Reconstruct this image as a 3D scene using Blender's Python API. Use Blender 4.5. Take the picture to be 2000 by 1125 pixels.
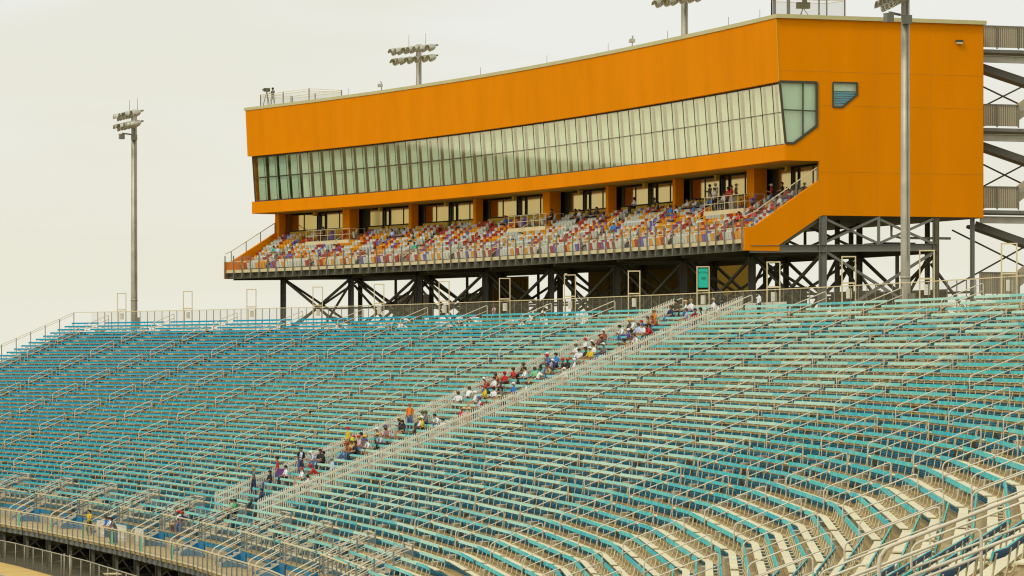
import bpy, bmesh, math, random
from mathutils import Vector, Matrix
import numpy as np

random.seed(7)
scene = bpy.context.scene
COL = scene.collection
for o in list(bpy.data.objects):
    bpy.data.objects.remove(o)

# ------------------------------------------------------------------ camera, sky, sun
cam_d = bpy.data.cameras.new("camera")
cam = bpy.data.objects.new("camera", cam_d)
COL.objects.link(cam)
cam.location = (0, 0, 0)
cam.rotation_euler = (math.radians(90), 0, 0)
cam_d.sensor_width = 36.0
cam_d.lens = 124.34
cam_d.shift_y = 0.06475
cam_d.clip_start = 0.5
cam_d.clip_end = 6000
scene.camera = cam
FPX, YH = 6907.7, 692.0

SUN_EL, SUN_AZ = math.radians(52), math.radians(222)   # azimuth clockwise from +Y
w = bpy.data.worlds.new("World")
scene.world = w
w.use_nodes = True
nt = w.node_tree
nt.nodes.clear()
out = nt.nodes.new("ShaderNodeOutputWorld")
sky = nt.nodes.new("ShaderNodeTexSky")
sky.sky_type = 'NISHITA'
sky.sun_disc = False
sky.sun_elevation = SUN_EL
sky.sun_rotation = SUN_AZ
sky.air_density = 1.0
sky.dust_density = 4.0
bg1 = nt.nodes.new("ShaderNodeBackground")
bg1.inputs[1].default_value = 0.06
nt.links.new(sky.outputs[0], bg1.inputs[0])
# overcast layer: thick, nearly white cloud with faint broad bands
tc = nt.nodes.new("ShaderNodeTexCoord")
mp = nt.nodes.new("ShaderNodeMapping")
mp.inputs['Scale'].default_value = (3.2, 3.2, 17.0)
mp.inputs['Location'].default_value = (0.3, 0.1, 0.4)
nt.links.new(tc.outputs['Generated'], mp.inputs[0])
nz = nt.nodes.new("ShaderNodeTexNoise")
nz.inputs['Scale'].default_value = 1.6
nz.inputs['Detail'].default_value = 4.0
nz.inputs['Roughness'].default_value = 0.45
nz.inputs['Distortion'].default_value = 0.6
nt.links.new(mp.outputs[0], nz.inputs['Vector'])
rp = nt.nodes.new("ShaderNodeValToRGB")
rp.color_ramp.elements[0].position = 0.40
rp.color_ramp.elements[0].color = (0.815, 0.81, 0.715, 1)
rp.color_ramp.elements[1].position = 0.58
rp.color_ramp.elements[1].color = (0.85, 0.855, 0.81, 1)
nt.links.new(nz.outputs['Fac'], rp.inputs[0])
# towards the horizon the overcast turns creamier
sx0 = nt.nodes.new("ShaderNodeSeparateXYZ")
nt.links.new(tc.outputs['Generated'], sx0.inputs[0])
el0 = nt.nodes.new("ShaderNodeMapRange")
el0.inputs[1].default_value = 0.0; el0.inputs[2].default_value = 0.09
el0.inputs[3].default_value = 0.75; el0.inputs[4].default_value = 0.0
nt.links.new(sx0.outputs['Z'], el0.inputs[0])
crm = nt.nodes.new("ShaderNodeMix"); crm.data_type = 'RGBA'
nt.links.new(el0.outputs[0], crm.inputs[0])
nt.links.new(rp.outputs[0], crm.inputs[6])
crm.inputs[7].default_value = (0.835, 0.815, 0.665, 1)
bg2 = nt.nodes.new("ShaderNodeBackground")
bg2.inputs[1].default_value = 1.03
nt.links.new(crm.outputs[2], bg2.inputs[0])
mxs = nt.nodes.new("ShaderNodeMixShader")
mxs.inputs[0].default_value = 0.95
nt.links.new(bg1.outputs[0], mxs.inputs[1])
nt.links.new(bg2.outputs[0], mxs.inputs[2])
nt.links.new(mxs.outputs[0], out.inputs[0])

sun_d = bpy.data.lights.new("sun", 'SUN')
sun_d.energy = 1.5
sun_d.angle = math.radians(14)
sun_d.color = (1.0, 0.95, 0.84)
sun = bpy.data.objects.new("sun", sun_d)
COL.objects.link(sun)
sdir = Vector((math.sin(SUN_AZ) * math.cos(SUN_EL), math.cos(SUN_AZ) * math.cos(SUN_EL), math.sin(SUN_EL)))
sun.rotation_euler = sdir.to_track_quat('Z', 'Y').to_euler()
sun.location = (-60, -40, 120)

vs = scene.view_settings
scene.cycles.pixel_filter_type = 'BLACKMAN_HARRIS'
scene.cycles.filter_width = 1.15
scene.display_settings.display_device = 'sRGB'
vs.view_transform = 'Standard'
vs.look = 'None'
vs.exposure = 0.0
vs.gamma = 1.0
vs.use_curve_mapping = False
scene.cycles.max_bounces = 6
scene.cycles.diffuse_bounces = 3
scene.cycles.transparent_max_bounces = 16

# ------------------------------------------------------------------ materials
MATS = {}

def mat(name, rgb, rough=0.6, metal=0.0, var=0.12, scale=3.0, bump=0.0, spec=0.5, coat=0.0, stretch=(1, 1, 1)):
    if name in MATS:
        return MATS[name]
    m = bpy.data.materials.new(name)
    m.use_nodes = True
    n, l = m.node_tree.nodes, m.node_tree.links
    b = n['Principled BSDF']
    b.inputs['Roughness'].default_value = rough
    b.inputs['Metallic'].default_value = metal
    b.inputs['Specular IOR Level'].default_value = spec
    b.inputs['Coat Weight'].default_value = coat
    t = n.new('ShaderNodeTexCoord')
    mpn = n.new('ShaderNodeMapping')
    mpn.inputs['Scale'].default_value = stretch
    l.new(t.outputs['Object'], mpn.inputs[0])
    x = n.new('ShaderNodeTexNoise')
    x.inputs['Scale'].default_value = scale
    x.inputs['Detail'].default_value = 5
    l.new(mpn.outputs[0], x.inputs['Vector'])
    r = n.new('ShaderNodeValToRGB')
    r.color_ramp.elements[0].position = 0.3
    r.color_ramp.elements[1].position = 0.7
    r.color_ramp.elements[0].color = tuple(c * (1 - var) for c in rgb) + (1,)
    r.color_ramp.elements[1].color = tuple(min(1, c * (1 + var)) for c in rgb) + (1,)
    l.new(x.outputs['Fac'], r.inputs[0])
    l.new(r.outputs[0], b.inputs['Base Color'])
    if bump > 0:
        bn = n.new('ShaderNodeBump')
        bn.inputs['Strength'].default_value = bump
        bn.inputs['Distance'].default_value = 0.02
        l.new(x.outputs['Fac'], bn.inputs['Height'])
        l.new(bn.outputs[0], b.inputs['Normal'])
    MATS[name] = m
    return m

ALU = mat('aged_aluminium', (0.66, 0.56, 0.32), 0.5, 0.05, 0.10, 1.2)
PLANK = mat('seat_plank', (0.79, 0.70, 0.45), 0.45, 0.10, 0.09, 0.9, stretch=(1, 1, 4))
TREAD = mat('tread_plank', (0.43, 0.30, 0.105), 0.55, 0.05, 0.14, 0.8)
STEPM = mat('aisle_step_grey', (0.42, 0.38, 0.27), 0.7, 0.0, 0.15, 1.5)
RAIL = mat('rail_pipe', (0.69, 0.63, 0.48), 0.4, 0.0, 0.08, 2.0)
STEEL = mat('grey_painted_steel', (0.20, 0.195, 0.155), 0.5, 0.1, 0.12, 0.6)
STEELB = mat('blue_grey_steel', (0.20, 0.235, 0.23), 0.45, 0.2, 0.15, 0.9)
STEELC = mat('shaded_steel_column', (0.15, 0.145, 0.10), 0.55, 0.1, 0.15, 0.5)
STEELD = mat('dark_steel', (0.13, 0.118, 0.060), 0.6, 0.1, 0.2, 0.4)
GALV = mat('galvanised_pole', (0.42, 0.39, 0.30), 0.5, 0.3, 0.14, 1.3)
LAMPM = mat('lamp_housing', (0.52, 0.51, 0.42), 0.4, 0.4, 0.1, 2)
ORANGE = mat('orange_stucco', (0.86, 0.27, 0.0), 0.8, 0.0, 0.055, 0.5, bump=0.05, spec=0.04, stretch=(1, 1, .22))
OCHRE = mat('ochre_wall', (0.66, 0.42, 0.02), 0.8, 0.0, 0.05, 0.5)
COPING = mat('roof_coping', (0.60, 0.55, 0.27), 0.5, 0.1, 0.06, 0.5)
OLIVE = mat('olive_wall', (0.36, 0.22, 0.012), 0.85, 0.0, 0.08, 0.3)
MULL = mat('window_mullion', (0.07, 0.065, 0.03), 0.45, 0.2, 0.1, 1)
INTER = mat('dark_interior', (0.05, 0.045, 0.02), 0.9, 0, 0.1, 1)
PICKET = mat('picket_plastic', (0.78, 0.765, 0.64), 0.5, 0.0, 0.06, 1.5)
CONC = mat('concrete_deck', (0.50, 0.42, 0.26), 0.85, 0.0, 0.10, 0.5)
BEIGE = mat('beige_slab', (0.72, 0.60, 0.34), 0.7, 0.0, 0.06, 0.6)
PANELC = mat('ribbed_panel', (0.50, 0.43, 0.29), 0.6, 0.2, 0.08, 0.5)
SIGNG = mat('sign_teal', (0.0, 0.50, 0.36), 0.4, 0.0, 0.05, 1)
SIGNW = mat('notice_white', (0.74, 0.72, 0.60), 0.5, 0, 0.08, 6)
INK = mat('sign_ink', (0.03, 0.13, 0.12), 0.5, 0, 0.0, 1)
MESHD = None

def random_paint(name, cols, rough, wear_col, wear=0.25, metal=0.0, blue=None):
    """board paint: each board its own tint, worn streaks, optional painted-in mint sky reflection"""
    m = bpy.data.materials.new(name)
    m.use_nodes = True
    n, l = m.node_tree.nodes, m.node_tree.links
    b = n['Principled BSDF']
    b.inputs['Roughness'].default_value = rough
    b.inputs['Metallic'].default_value = metal
    b.inputs['Specular IOR Level'].default_value = 0.03
    oi = n.new('ShaderNodeObjectInfo')
    gi = n.new('ShaderNodeNewGeometry')
    ad = n.new('ShaderNodeMath'); ad.operation = 'ADD'
    l.new(oi.outputs['Random'], ad.inputs[0])
    l.new(gi.outputs['Random Per Island'], ad.inputs[1])
    fr = n.new('ShaderNodeMath'); fr.operation = 'FRACT'
    l.new(ad.outputs[0], fr.inputs[0])
    r = n.new('ShaderNodeValToRGB')
    el = r.color_ramp.elements
    el[0].position = 0; el[0].color = cols[0] + (1,)
    el[1].position = 1; el[1].color = cols[-1] + (1,)
    for i in range(1, len(cols) - 1):
        e = el.new(i / (len(cols) - 1)); e.color = cols[i] + (1,)
    l.new(fr.outputs[0], r.inputs[0])
    t = n.new('ShaderNodeTexCoord')
    x = n.new('ShaderNodeTexNoise')
    x.inputs['Scale'].default_value = 1.7
    x.inputs['Detail'].default_value = 7
    x.inputs['Roughness'].default_value = 0.65
    l.new(t.outputs['Object'], x.inputs['Vector'])
    rr = n.new('ShaderNodeMapRange')
    rr.inputs[1].default_value = 0.47; rr.inputs[2].default_value = 0.66
    rr.inputs[3].default_value = 0.0; rr.inputs[4].default_value = wear
    l.new(x.outputs['Fac'], rr.inputs[0])
    mx = n.new('ShaderNodeMix'); mx.data_type = 'RGBA'
    l.new(rr.outputs[0], mx.inputs[0])
    if blue:      # the blocks at the far left end are bluer
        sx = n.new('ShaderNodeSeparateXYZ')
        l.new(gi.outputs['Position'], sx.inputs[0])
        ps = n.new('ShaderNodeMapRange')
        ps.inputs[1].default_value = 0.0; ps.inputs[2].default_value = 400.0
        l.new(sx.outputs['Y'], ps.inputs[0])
        # mint sky reflection painted into the board colour, by distance along the stand
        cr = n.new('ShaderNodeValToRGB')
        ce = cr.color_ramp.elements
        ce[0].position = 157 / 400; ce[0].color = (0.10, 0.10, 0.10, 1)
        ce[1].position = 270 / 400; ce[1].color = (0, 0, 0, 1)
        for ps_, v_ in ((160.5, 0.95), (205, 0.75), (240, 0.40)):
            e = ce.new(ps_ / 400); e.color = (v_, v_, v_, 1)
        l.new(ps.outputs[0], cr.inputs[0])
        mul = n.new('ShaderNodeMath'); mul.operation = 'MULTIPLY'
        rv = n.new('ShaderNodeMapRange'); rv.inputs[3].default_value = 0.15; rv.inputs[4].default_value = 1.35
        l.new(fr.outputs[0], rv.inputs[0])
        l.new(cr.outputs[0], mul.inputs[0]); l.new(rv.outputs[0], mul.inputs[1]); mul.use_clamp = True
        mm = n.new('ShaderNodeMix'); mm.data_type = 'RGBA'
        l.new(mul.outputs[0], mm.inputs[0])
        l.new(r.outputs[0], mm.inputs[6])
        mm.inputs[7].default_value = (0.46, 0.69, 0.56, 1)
        bl = n.new('ShaderNodeMapRange')
        bl.inputs[1].default_value = 240.0; bl.inputs[2].default_value = 292.0; bl.inputs[4].default_value = 0.9
        l.new(sx.outputs['Y'], bl.inputs[0])
        mb_ = n.new('ShaderNodeMix'); mb_.data_type = 'RGBA'
        l.new(bl.outputs[0], mb_.inputs[0])
        l.new(mm.outputs[2], mb_.inputs[6])
        mb_.inputs[7].default_value = blue + (1,)
        l.new(mb_.outputs[2], mx.inputs[6])
        inv = n.new('ShaderNodeMath'); inv.operation = 'MULTIPLY_ADD'
        l.new(bl.outputs[0], inv.inputs[0]); inv.inputs[1].default_value = -1.0; inv.inputs[2].default_value = 1.0
        wm = n.new('ShaderNodeMath'); wm.operation = 'MULTIPLY'
        l.new(rr.outputs[0], wm.inputs[0]); l.new(inv.outputs[0], wm.inputs[1])
        l.new(wm.outputs[0], mx.inputs[0])
    else:
        l.new(r.outputs[0], mx.inputs[6])
    mx.inputs[7].default_value = wear_col + (1,)
    l.new(mx.outputs[2], b.inputs['Base Color'])
    MATS[name] = m
    return m

BOARDBACK = mat('deep_blue_board_back', (0.0, 0.075, 0.23), 0.45, 0, 0.15, 1.0)
TEAL = random_paint('worn_teal_sky_tint', [(0.0, 0.38, 0.46), (0.0, 0.43, 0.46), (0.015, 0.47, 0.46), (0.0, 0.40, 0.48), (0.04, 0.50, 0.46)],
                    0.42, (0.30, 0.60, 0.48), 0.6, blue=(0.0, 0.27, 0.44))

def riser_mat():
    m = bpy.data.materials.new('blue_corrugated_riser')
    m.use_nodes = True
    n, l = m.node_tree.nodes, m.node_tree.links
    b = n['Principled BSDF']
    b.inputs['Roughness'].default_value = 0.45
    t = n.new('ShaderNodeTexCoord')
    x = n.new('ShaderNodeTexNoise')
    mpn = n.new('ShaderNodeMapping')
    mpn.inputs['Scale'].default_value = (0.9, 0.9, 22.0)
    l.new(t.outputs['Object'], mpn.inputs[0])
    l.new(mpn.outputs[0], x.inputs['Vector'])
    x.inputs['Scale'].default_value = 1.0
    x.inputs['Detail'].default_value = 4
    r = n.new('ShaderNodeValToRGB')
    r.color_ramp.elements[0].position = 0.38
    r.color_ramp.elements[0].color = (0.0, 0.13, 0.28, 1)
    r.color_ramp.elements[1].position = 0.68
    r.color_ramp.elements[1].color = (0.0, 0.34, 0.54, 1)
    l.new(x.outputs['Fac'], r.inputs[0])
    n2 = n.new('ShaderNodeTexNoise'); n2.inputs['Scale'].default_value = 0.75; n2.inputs['Detail'].default_value = 2
    l.new(t.outputs['Object'], n2.inputs['Vector'])
    st = n.new('ShaderNodeMapRange'); st.inputs[1].default_value = 0.36; st.inputs[2].default_value = 0.42
    l.new(n2.outputs['Fac'], st.inputs[0])
    mb2 = n.new('ShaderNodeMix'); mb2.data_type = 'RGBA'
    l.new(st.outputs[0], mb2.inputs[0])
    mb2.inputs[6].default_value = (0.075, 0.055, 0.022, 1)
    l.new(r.outputs[0], mb2.inputs[7])
    l.new(mb2.outputs[2], b.inputs['Base Color'])
    b.inputs['Specular IOR Level'].default_value = 0.1
    wv = n.new('ShaderNodeTexWave')
    wv.bands_direction = 'Z'
    wv.inputs['Scale'].default_value = 5.0
    l.new(t.outputs['Object'], wv.inputs['Vector'])
    bn = n.new('ShaderNodeBump'); bn.inputs['Strength'].default_value = 0.6
    bn.inputs['Distance'].default_value = 0.03
    l.new(wv.outputs['Fac'], bn.inputs['Height'])
    l.new(bn.outputs[0], b.inputs['Normal'])
    MATS['riser'] = m
    return m
RISER = riser_mat()
BLUEP = mat('blue_panel', (0.0, 0.17, 0.36), 0.5, 0.0, 0.25, 2.5)

def glass_mat(name):
    m = bpy.data.materials.new(name)
    m.use_nodes = True
    n, l = m.node_tree.nodes, m.node_tree.links
    n.remove(n['Principled BSDF'])
    gl = n.new('ShaderNodeBsdfGlossy')
    gl.inputs['Roughness'].default_value = 0.03
    gl.inputs['Color'].default_value = (1.0, 0.91, 0.66, 1)
    tr = n.new('ShaderNodeBsdfTransparent')
    tr.inputs[0].default_value = (1.0, 1.0, 0.98, 1)
    lw = n.new('ShaderNodeLayerWeight'); lw.inputs['Blend'].default_value = 0.5
    pw = n.new('ShaderNodeMath'); pw.operation = 'POWER'; pw.inputs[1].default_value = 3.7
    l.new(lw.outputs['Facing'], pw.inputs[0])
    fz = n.new('ShaderNodeMapRange'); fz.inputs[2].default_value = 0.36; fz.inputs[3].default_value = 0.04; fz.inputs[4].default_value = 0.85
    l.new(pw.outputs[0], fz.inputs[0])
    t = n.new('ShaderNodeTexCoord')
    x = n.new('ShaderNodeTexNoise'); x.inputs['Scale'].default_value = 0.5
    l.new(t.outputs['Object'], x.inputs['Vector'])
    bn = n.new('ShaderNodeBump'); bn.inputs['Strength'].default_value = 0.01
    l.new(x.outputs['Fac'], bn.inputs['Height'])
    l.new(bn.outputs[0], gl.inputs['Normal'])
    mx = n.new('ShaderNodeMixShader')
    l.new(fz.outputs[0], mx.inputs[0])
    l.new(tr.outputs[0], mx.inputs[1])
    l.new(gl.outputs[0], mx.inputs[2])
    l.new(mx.outputs[0], n['Material Output'].inputs[0])
    MATS[name] = m
    return m
GLASS = glass_mat('window_glass')
CURT = mat('mint_curtain', (0.68, 0.93, 0.74), 0.8, 0, 0.07, 0.5, stretch=(1, 1, 0.35))

def mirror_glass():
    m = bpy.data.materials.new('bronze_mirror_glass')
    m.use_nodes = True
    b = m.node_tree.nodes['Principled BSDF']
    n, l = m.node_tree.nodes, m.node_tree.links
    t = n.new('ShaderNodeTexCoord')
    x = n.new('ShaderNodeTexNoise'); x.inputs['Scale'].default_value = 0.35
    l.new(t.outputs['Object'], x.inputs['Vector'])
    r = n.new('ShaderNodeValToRGB')
    r.color_ramp.elements[0].color = (0.53, 0.385, 0.115, 1)
    r.color_ramp.elements[1].color = (0.63, 0.475, 0.17, 1)
    l.new(x.outputs['Fac'], r.inputs[0])
    l.new(r.outputs[0], b.inputs['Base Color'])
    b.inputs['Metallic'].default_value = 0.95
    b.inputs['Roughness'].default_value = 0.08
    return m
BRONZE = mirror_glass()

def mesh_screen(name, rgb, alpha):
    m = bpy.data.materials.new(name)
    m.use_nodes = True
    n, l = m.node_tree.nodes, m.node_tree.links
    b = n['Principled BSDF']
    b.inputs['Base Color'].default_value = rgb + (1,)
    b.inputs['Roughness'].default_value = 0.6
    t = n.new('ShaderNodeTexCoord')
    x = n.new('ShaderNodeTexNoise'); x.inputs['Scale'].default_value = 0.6
    l.new(t.outputs['Object'], x.inputs['Vector'])
    mr = n.new('ShaderNodeMapRange')
    mr.inputs[3].default_value = alpha * 0.75; mr.inputs[4].default_value = alpha * 1.25
    l.new(x.outputs['Fac'], mr.inputs[0])
    l.new(mr.outputs[0], b.inputs['Alpha'])
    MATS[name] = m
    return m
WIRE = mesh_screen('wire_mesh', (0.42, 0.38, 0.24), 0.16)
WIRE2 = mesh_screen('walkway_mesh', (0.55, 0.50, 0.36), 0.20)
WIRE3 = mesh_screen('chain_link', (0.30, 0.28, 0.18), 0.14)
CLEAR = mesh_screen('clear_guard_panel', (0.62, 0.60, 0.52), 0.07)

# ------------------------------------------------------------------ plan of the stand
T, R, Z0, L = 0.762, 0.3048, 2.925, 12.467
NROW = 44
GU = np.linspace(-180, 260, 4401)
_v = np.clip(GU, -112, 162) / 100
_th = sum(c * _v ** i for i, c in enumerate([0.211, 0.271, -0.146, 0.004, 0.099, 0.003, -0.021]))
_th = _th + np.where(GU < -112, (GU + 112) * 0.0033, 0)
_m = _th[:-1] + np.diff(_th) / 2
_x = np.concatenate([[0], np.cumsum(-np.sin(_m) * 0.1)])
_y = np.concatenate([[0], np.cumsum(np.cos(_m) * 0.1)])
_x += 23.692 - np.interp(0, GU, _x)
_y += 181.738 - np.interp(0, GU, _y)
KINK = [-17.7 + 23.5 * j for j in range(-7, 11)]

def smooth(u, d):
    t = np.interp(u, GU, _th)
    return np.interp(u, GU, _x) + math.cos(t) * d, np.interp(u, GU, _y) + math.sin(t) * d

def P(u, d, z=0.0):
    """point of the stand: u along the rows, d outward from the top row, z above the eye"""
    j = int(math.floor((u - KINK[0]) / 23.5))
    j = max(0, min(len(KINK) - 2, j))
    a, b = smooth(KINK[j], d), smooth(KINK[j + 1], d)
    f = (u - KINK[j]) / 23.5
    return Vector((a[0] + (b[0] - a[0]) * f, a[1] + (b[1] - a[1]) * f, z))

def HD(u):
    j = int(math.floor((u - KINK[0]) / 23.5))
    j = max(0, min(len(KINK) - 2, j))
    a, b = smooth(KINK[j], 0), smooth(KINK[j + 1], 0)
    return math.atan2(-(b[0] - a[0]), b[1] - a[1])

def Q(u, d, z=0.0):
    """same, on the smooth curve (used by the suite building)"""
    p = smooth(u, d)
    return Vector((p[0], p[1], z))

def QH(u):
    return float(np.interp(u, GU, _th))

def zt(k):
    return Z0 - R * k - 0.82

def dk(k):
    return -T * k

def proj(p):
    return 1000 + FPX * p[0] / p[1], YH - FPX * p[2] / p[1]

def inframe(p, m=120):
    if p[1] < 4:
        return False
    x, y = proj(p)
    return -m < x < 2000 + m and -m < y < 1125 + m

# ------------------------------------------------------------------ mesh builder
class MB:
    def __init__(self):
        self.v, self.f, self.mi, self.sm = [], [], [], []

    def add(self, vs, fs, mi=0, smooth=False):
        b = len(self.v)
        self.v.extend([tuple(p) for p in vs])
        for f in fs:
            self.f.append([b + i for i in f])
            self.mi.append(mi)
            self.sm.append(smooth)

    def hexa(self, a, b, mi=0):
        """a, b: two quads (4 points each), joined to a solid"""
        self.add(list(a) + list(b), [(3, 2, 1, 0), (4, 5, 6, 7), (0, 1, 5, 4), (1, 2, 6, 5), (2, 3, 7, 6), (3, 0, 4, 7)], mi)

    def box(self, c, sx, sy, sz, rot=0.0, mi=0):
        c = Vector(c)
        ca, sa = math.cos(rot), math.sin(rot)
        def q(x, y, z):
            return (c.x + x * ca - y * sa, c.y + x * sa + y * ca, c.z + z)
        x, y, z = sx / 2, sy / 2, sz / 2
        self.hexa([q(-x, -y, -z), q(x, -y, -z), q(x, y, -z), q(-x, y, -z)],
                  [q(-x, -y, z), q(x, -y, z), q(x, y, z), q(-x, y, z)], mi)

    def bar(self, p0, p1, wd, ht, mi=0):
        p0, p1 = Vector(p0), Vector(p1)
        d = (p1 - p0)
        if d.length < 1e-6:
            return
        d.normalize()
        up = Vector((0, 0, 1)) if abs(d.z) < 0.95 else Vector((1, 0, 0))
        s = d.cross(up).normalized()
        t = s.cross(d).normalized()
        def ring(p):
            return [p - s * wd / 2 - t * ht / 2, p + s * wd / 2 - t * ht / 2, p + s * wd / 2 + t * ht / 2, p - s * wd / 2 + t * ht / 2]
        self.hexa(ring(p0), ring(p1), mi)

    def ibeam(self, p0, p1, wd, ht, mi=0, fl=0.03):
        p0, p1 = Vector(p0), Vector(p1)
        d = (p1 - p0).normalized()
        up = Vector((0, 0, 1)) if abs(d.z) < 0.9 else Vector((1, 0, 0))
        s = d.cross(up).normalized()
        t = s.cross(d).normalized()
        self.bar(p0 + t * (ht / 2 - fl / 2), p1 + t * (ht / 2 - fl / 2), wd, fl, mi)
        self.bar(p0 - t * (ht / 2 - fl / 2), p1 - t * (ht / 2 - fl / 2), wd, fl, mi)
        self.bar(p0, p1, 0.04, ht - 2 * fl - 0.004, mi)

    def tube(self, path, r, n=7, mi=0, caps=True):
        path = [Vector(p) for p in path]
        rings = []
        ref = None
        for i, p in enumerate(path):
            if i == 0: d = path[1] - p
            elif i == len(path) - 1: d = p - path[-2]
            else: d = (path[i + 1] - p).normalized() + (p - path[i - 1]).normalized()
            d.normalize()
            if ref is None:
                ref = Vector((0, 0, 1)) if abs(d.z) < 0.9 else Vector((1, 0, 0))
            s = d.cross(ref)
            if s.length < 1e-4:
                ref = Vector((0.3, 0.9, 0.2)); s = d.cross(ref)
            s.normalize()
            t = s.cross(d).normalized()
            ref = t
            rr = r[i] if isinstance(r, (list, tuple)) else r
            rings.append([p + (s * math.cos(a) + t * math.sin(a)) * rr for a in [2 * math.pi * q / n for q in range(n)]])
        vs = [q for rg in rings for q in rg]
        fs = []
        for i in range(len(path) - 1):
            for q in range(n):
                a, b = i * n + q, i * n + (q + 1) % n
                fs.append((a, b, b + n, a + n))
        self.add(vs, fs, mi, True)
        if caps:
            b = len(self.v) - len(vs)
            self.f.append([b + q for q in range(n)][::-1]); self.mi.append(mi); self.sm.append(False)
            e = b + (len(path) - 1) * n
            self.f.append([e + q for q in range(n)]); self.mi.append(mi); self.sm.append(False)

    def strip(self, rows, closed_ends=True, mi=0, side=None):
        """rows: list of cross-sections (each the same number of points, closed loop)"""
        n = len(rows[0])
        vs = [q for rg in rows for q in rg]
        fs = []
        for i in range(len(rows) - 1):
            for q in range(n):
                a, b = i * n + q, i * n + (q + 1) % n
                fs.append((a, b, b + n, a + n))
        if closed_ends:
            fs.append(tuple(range(n))[::-1])
            fs.append(tuple((len(rows) - 1) * n + q for q in range(n)))
        m0 = len(self.mi)
        self.add(vs, fs, mi)
        if side:      # (index of the side, its material)
            for i in range(len(rows) - 1):
                self.mi[m0 + i * n + side[0]] = side[1]

    def ball(self, c, rx, ry, rz, nu=8, nv=6, mi=0):
        c = Vector(c)
        vs = [c + Vector((0, 0, rz))]
        for i in range(1, nv):
            a = math.pi * i / nv
            for j in range(nu):
                b = 2 * math.pi * j / nu
                vs.append(c + Vector((rx * math.sin(a) * math.cos(b), ry * math.sin(a) * math.sin(b), rz * math.cos(a))))
        vs.append(c - Vector((0, 0, rz)))
        fs = [(0, 1 + j, 1 + (j + 1) % nu) for j in range(nu)]
        for i in range(nv - 2):
            for j in range(nu):
                a = 1 + i * nu + j; b = 1 + i * nu + (j + 1) % nu
                fs.append((a, a + nu, b + nu, b))
        e = len(vs) - 1; s0 = 1 + (nv - 2) * nu
        fs += [(e, s0 + (j + 1) % nu, s0 + j) for j in range(nu)]
        self.add(vs, fs, mi, True)

    def mesh(self, name, mats):
        me = bpy.data.meshes.new(name)
        me.from_pydata(self.v, [], self.f)
        for m in (mats if isinstance(mats, (list, tuple)) else [mats]):
            me.materials.append(m)
        me.polygons.foreach_set('material_index', self.mi)
        me.polygons.foreach_set('use_smooth', self.sm)
        me.update()
        return me

def link(name, data, parent=None, loc=None, rotz=0.0):
    o = bpy.data.objects.new(name, data)
    COL.objects.link(o)
    if parent is not None:
        o.parent = parent
    if loc is not None:
        o.location = loc
    if rotz:
        o.rotation_euler = (0, 0, rotz)
    return o

def build(mb, name, mats, parent=None, loc=None, rotz=0.0):
    return link(name, mb.mesh(name, mats), parent, loc, rotz)

def tag(o, label=None, cat=None, group=None, kind=None):
    if label: o['label'] = label
    if cat: o['category'] = cat
    if group: o['group'] = group
    if kind: o['kind'] = kind
    return o

def thing(name, label, cat, group=None):
    o = link(name, None)
    o.empty_display_size = 0.2
    return tag(o, label, cat, group)

def part(mb, name, mats, root):
    """part given in world coordinates, root at the origin of the world or moved: keep world position"""
    o = build(mb, name, mats)
    o.parent = root
    o.matrix_parent_inverse = Matrix.Translation(-Vector(root.location)) if root.location.length else Matrix.Identity(4)
    return o

def ordn(n):
    s = {1: 'first', 2: 'second', 3: 'third', 4: 'fourth', 5: 'fifth', 6: 'sixth', 7: 'seventh', 8: 'eighth', 9: 'ninth', 10: 'tenth'}
    if n in s: return s[n]
    return f"{n}{'st' if n % 10 == 1 and n != 11 else 'nd' if n % 10 == 2 and n != 12 else 'rd' if n % 10 == 3 and n != 13 else 'th'}"

def us_between(u0, u1):
    return [u0] + [k for k in KINK if u0 + 0.05 < k < u1 - 0.05] + [u1]

def along(mb, us, sec, mi=0, PF=P):
    """sweep a (d, z) cross-section along the rows"""
    mb.strip([[PF(u, d, z) for d, z in sec] for u in us], True, mi)

U_L = 168.1          # left end of the stand
U_R = -11 * L - .6
VOM = {i: L * (i + 0.3) for i in range(-2, 13)}   # stair openings of the lowest rows

# ------------------------------------------------------------------ ground
GZ = -14.4
gb = MB()
gb.add([(-3000, -600, GZ), (3000, -600, GZ), (3000, 5000, GZ), (-3000, 5000, GZ)], [(0, 1, 2, 3)])
GRASS = mat('dry_ground', (0.16, 0.13, 0.05), 0.95, 0, 0.25, 0.08)
tag(build(gb, 'ground', GRASS), kind='structure')
uu = [u for u in np.arange(-60, 168, 4.0)]
ap = MB()
APR = mat('asphalt_apron', (0.060, 0.052, 0.03), 0.9, 0, 0.2, 0.5)
for a, b in zip(uu[:-1], uu[1:]):
    ap.add([P(a, -37.9, GZ + .004), P(b, -37.9, GZ + .004), P(b, 30, GZ + .004), P(a, 30, GZ + .004)], [(0, 1, 2, 3)])
tag(build(ap, 'apron', APR), kind='structure')
rd = MB()
ROAD = mat('sandy_road', (0.62, 0.42, 0.12), 0.9, 0, 0.12, 0.4)
for a, b in zip(uu[:-1], uu[1:]):
    rd.add([P(a, -38.1, GZ + .008), P(b, -38.1, GZ + .008), P(b, -41.2, GZ + .008), P(a, -41.2, GZ + .008)], [(0, 3, 2, 1)])
tag(build(rd, 'road', ROAD), kind='structure')
kb = MB()
for a, b in zip(uu[:-1], uu[1:]):
    kb.strip([[P(q, -41.2, GZ + z) if s == 0 else P(q, -41.35, GZ + z) for s, z in ((0, 0), (0, .12), (1, .12), (1, 0))] for q in (a, b)])
tag(build(kb, 'kerb', CONC), kind='structure')
lawn = MB()
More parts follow.
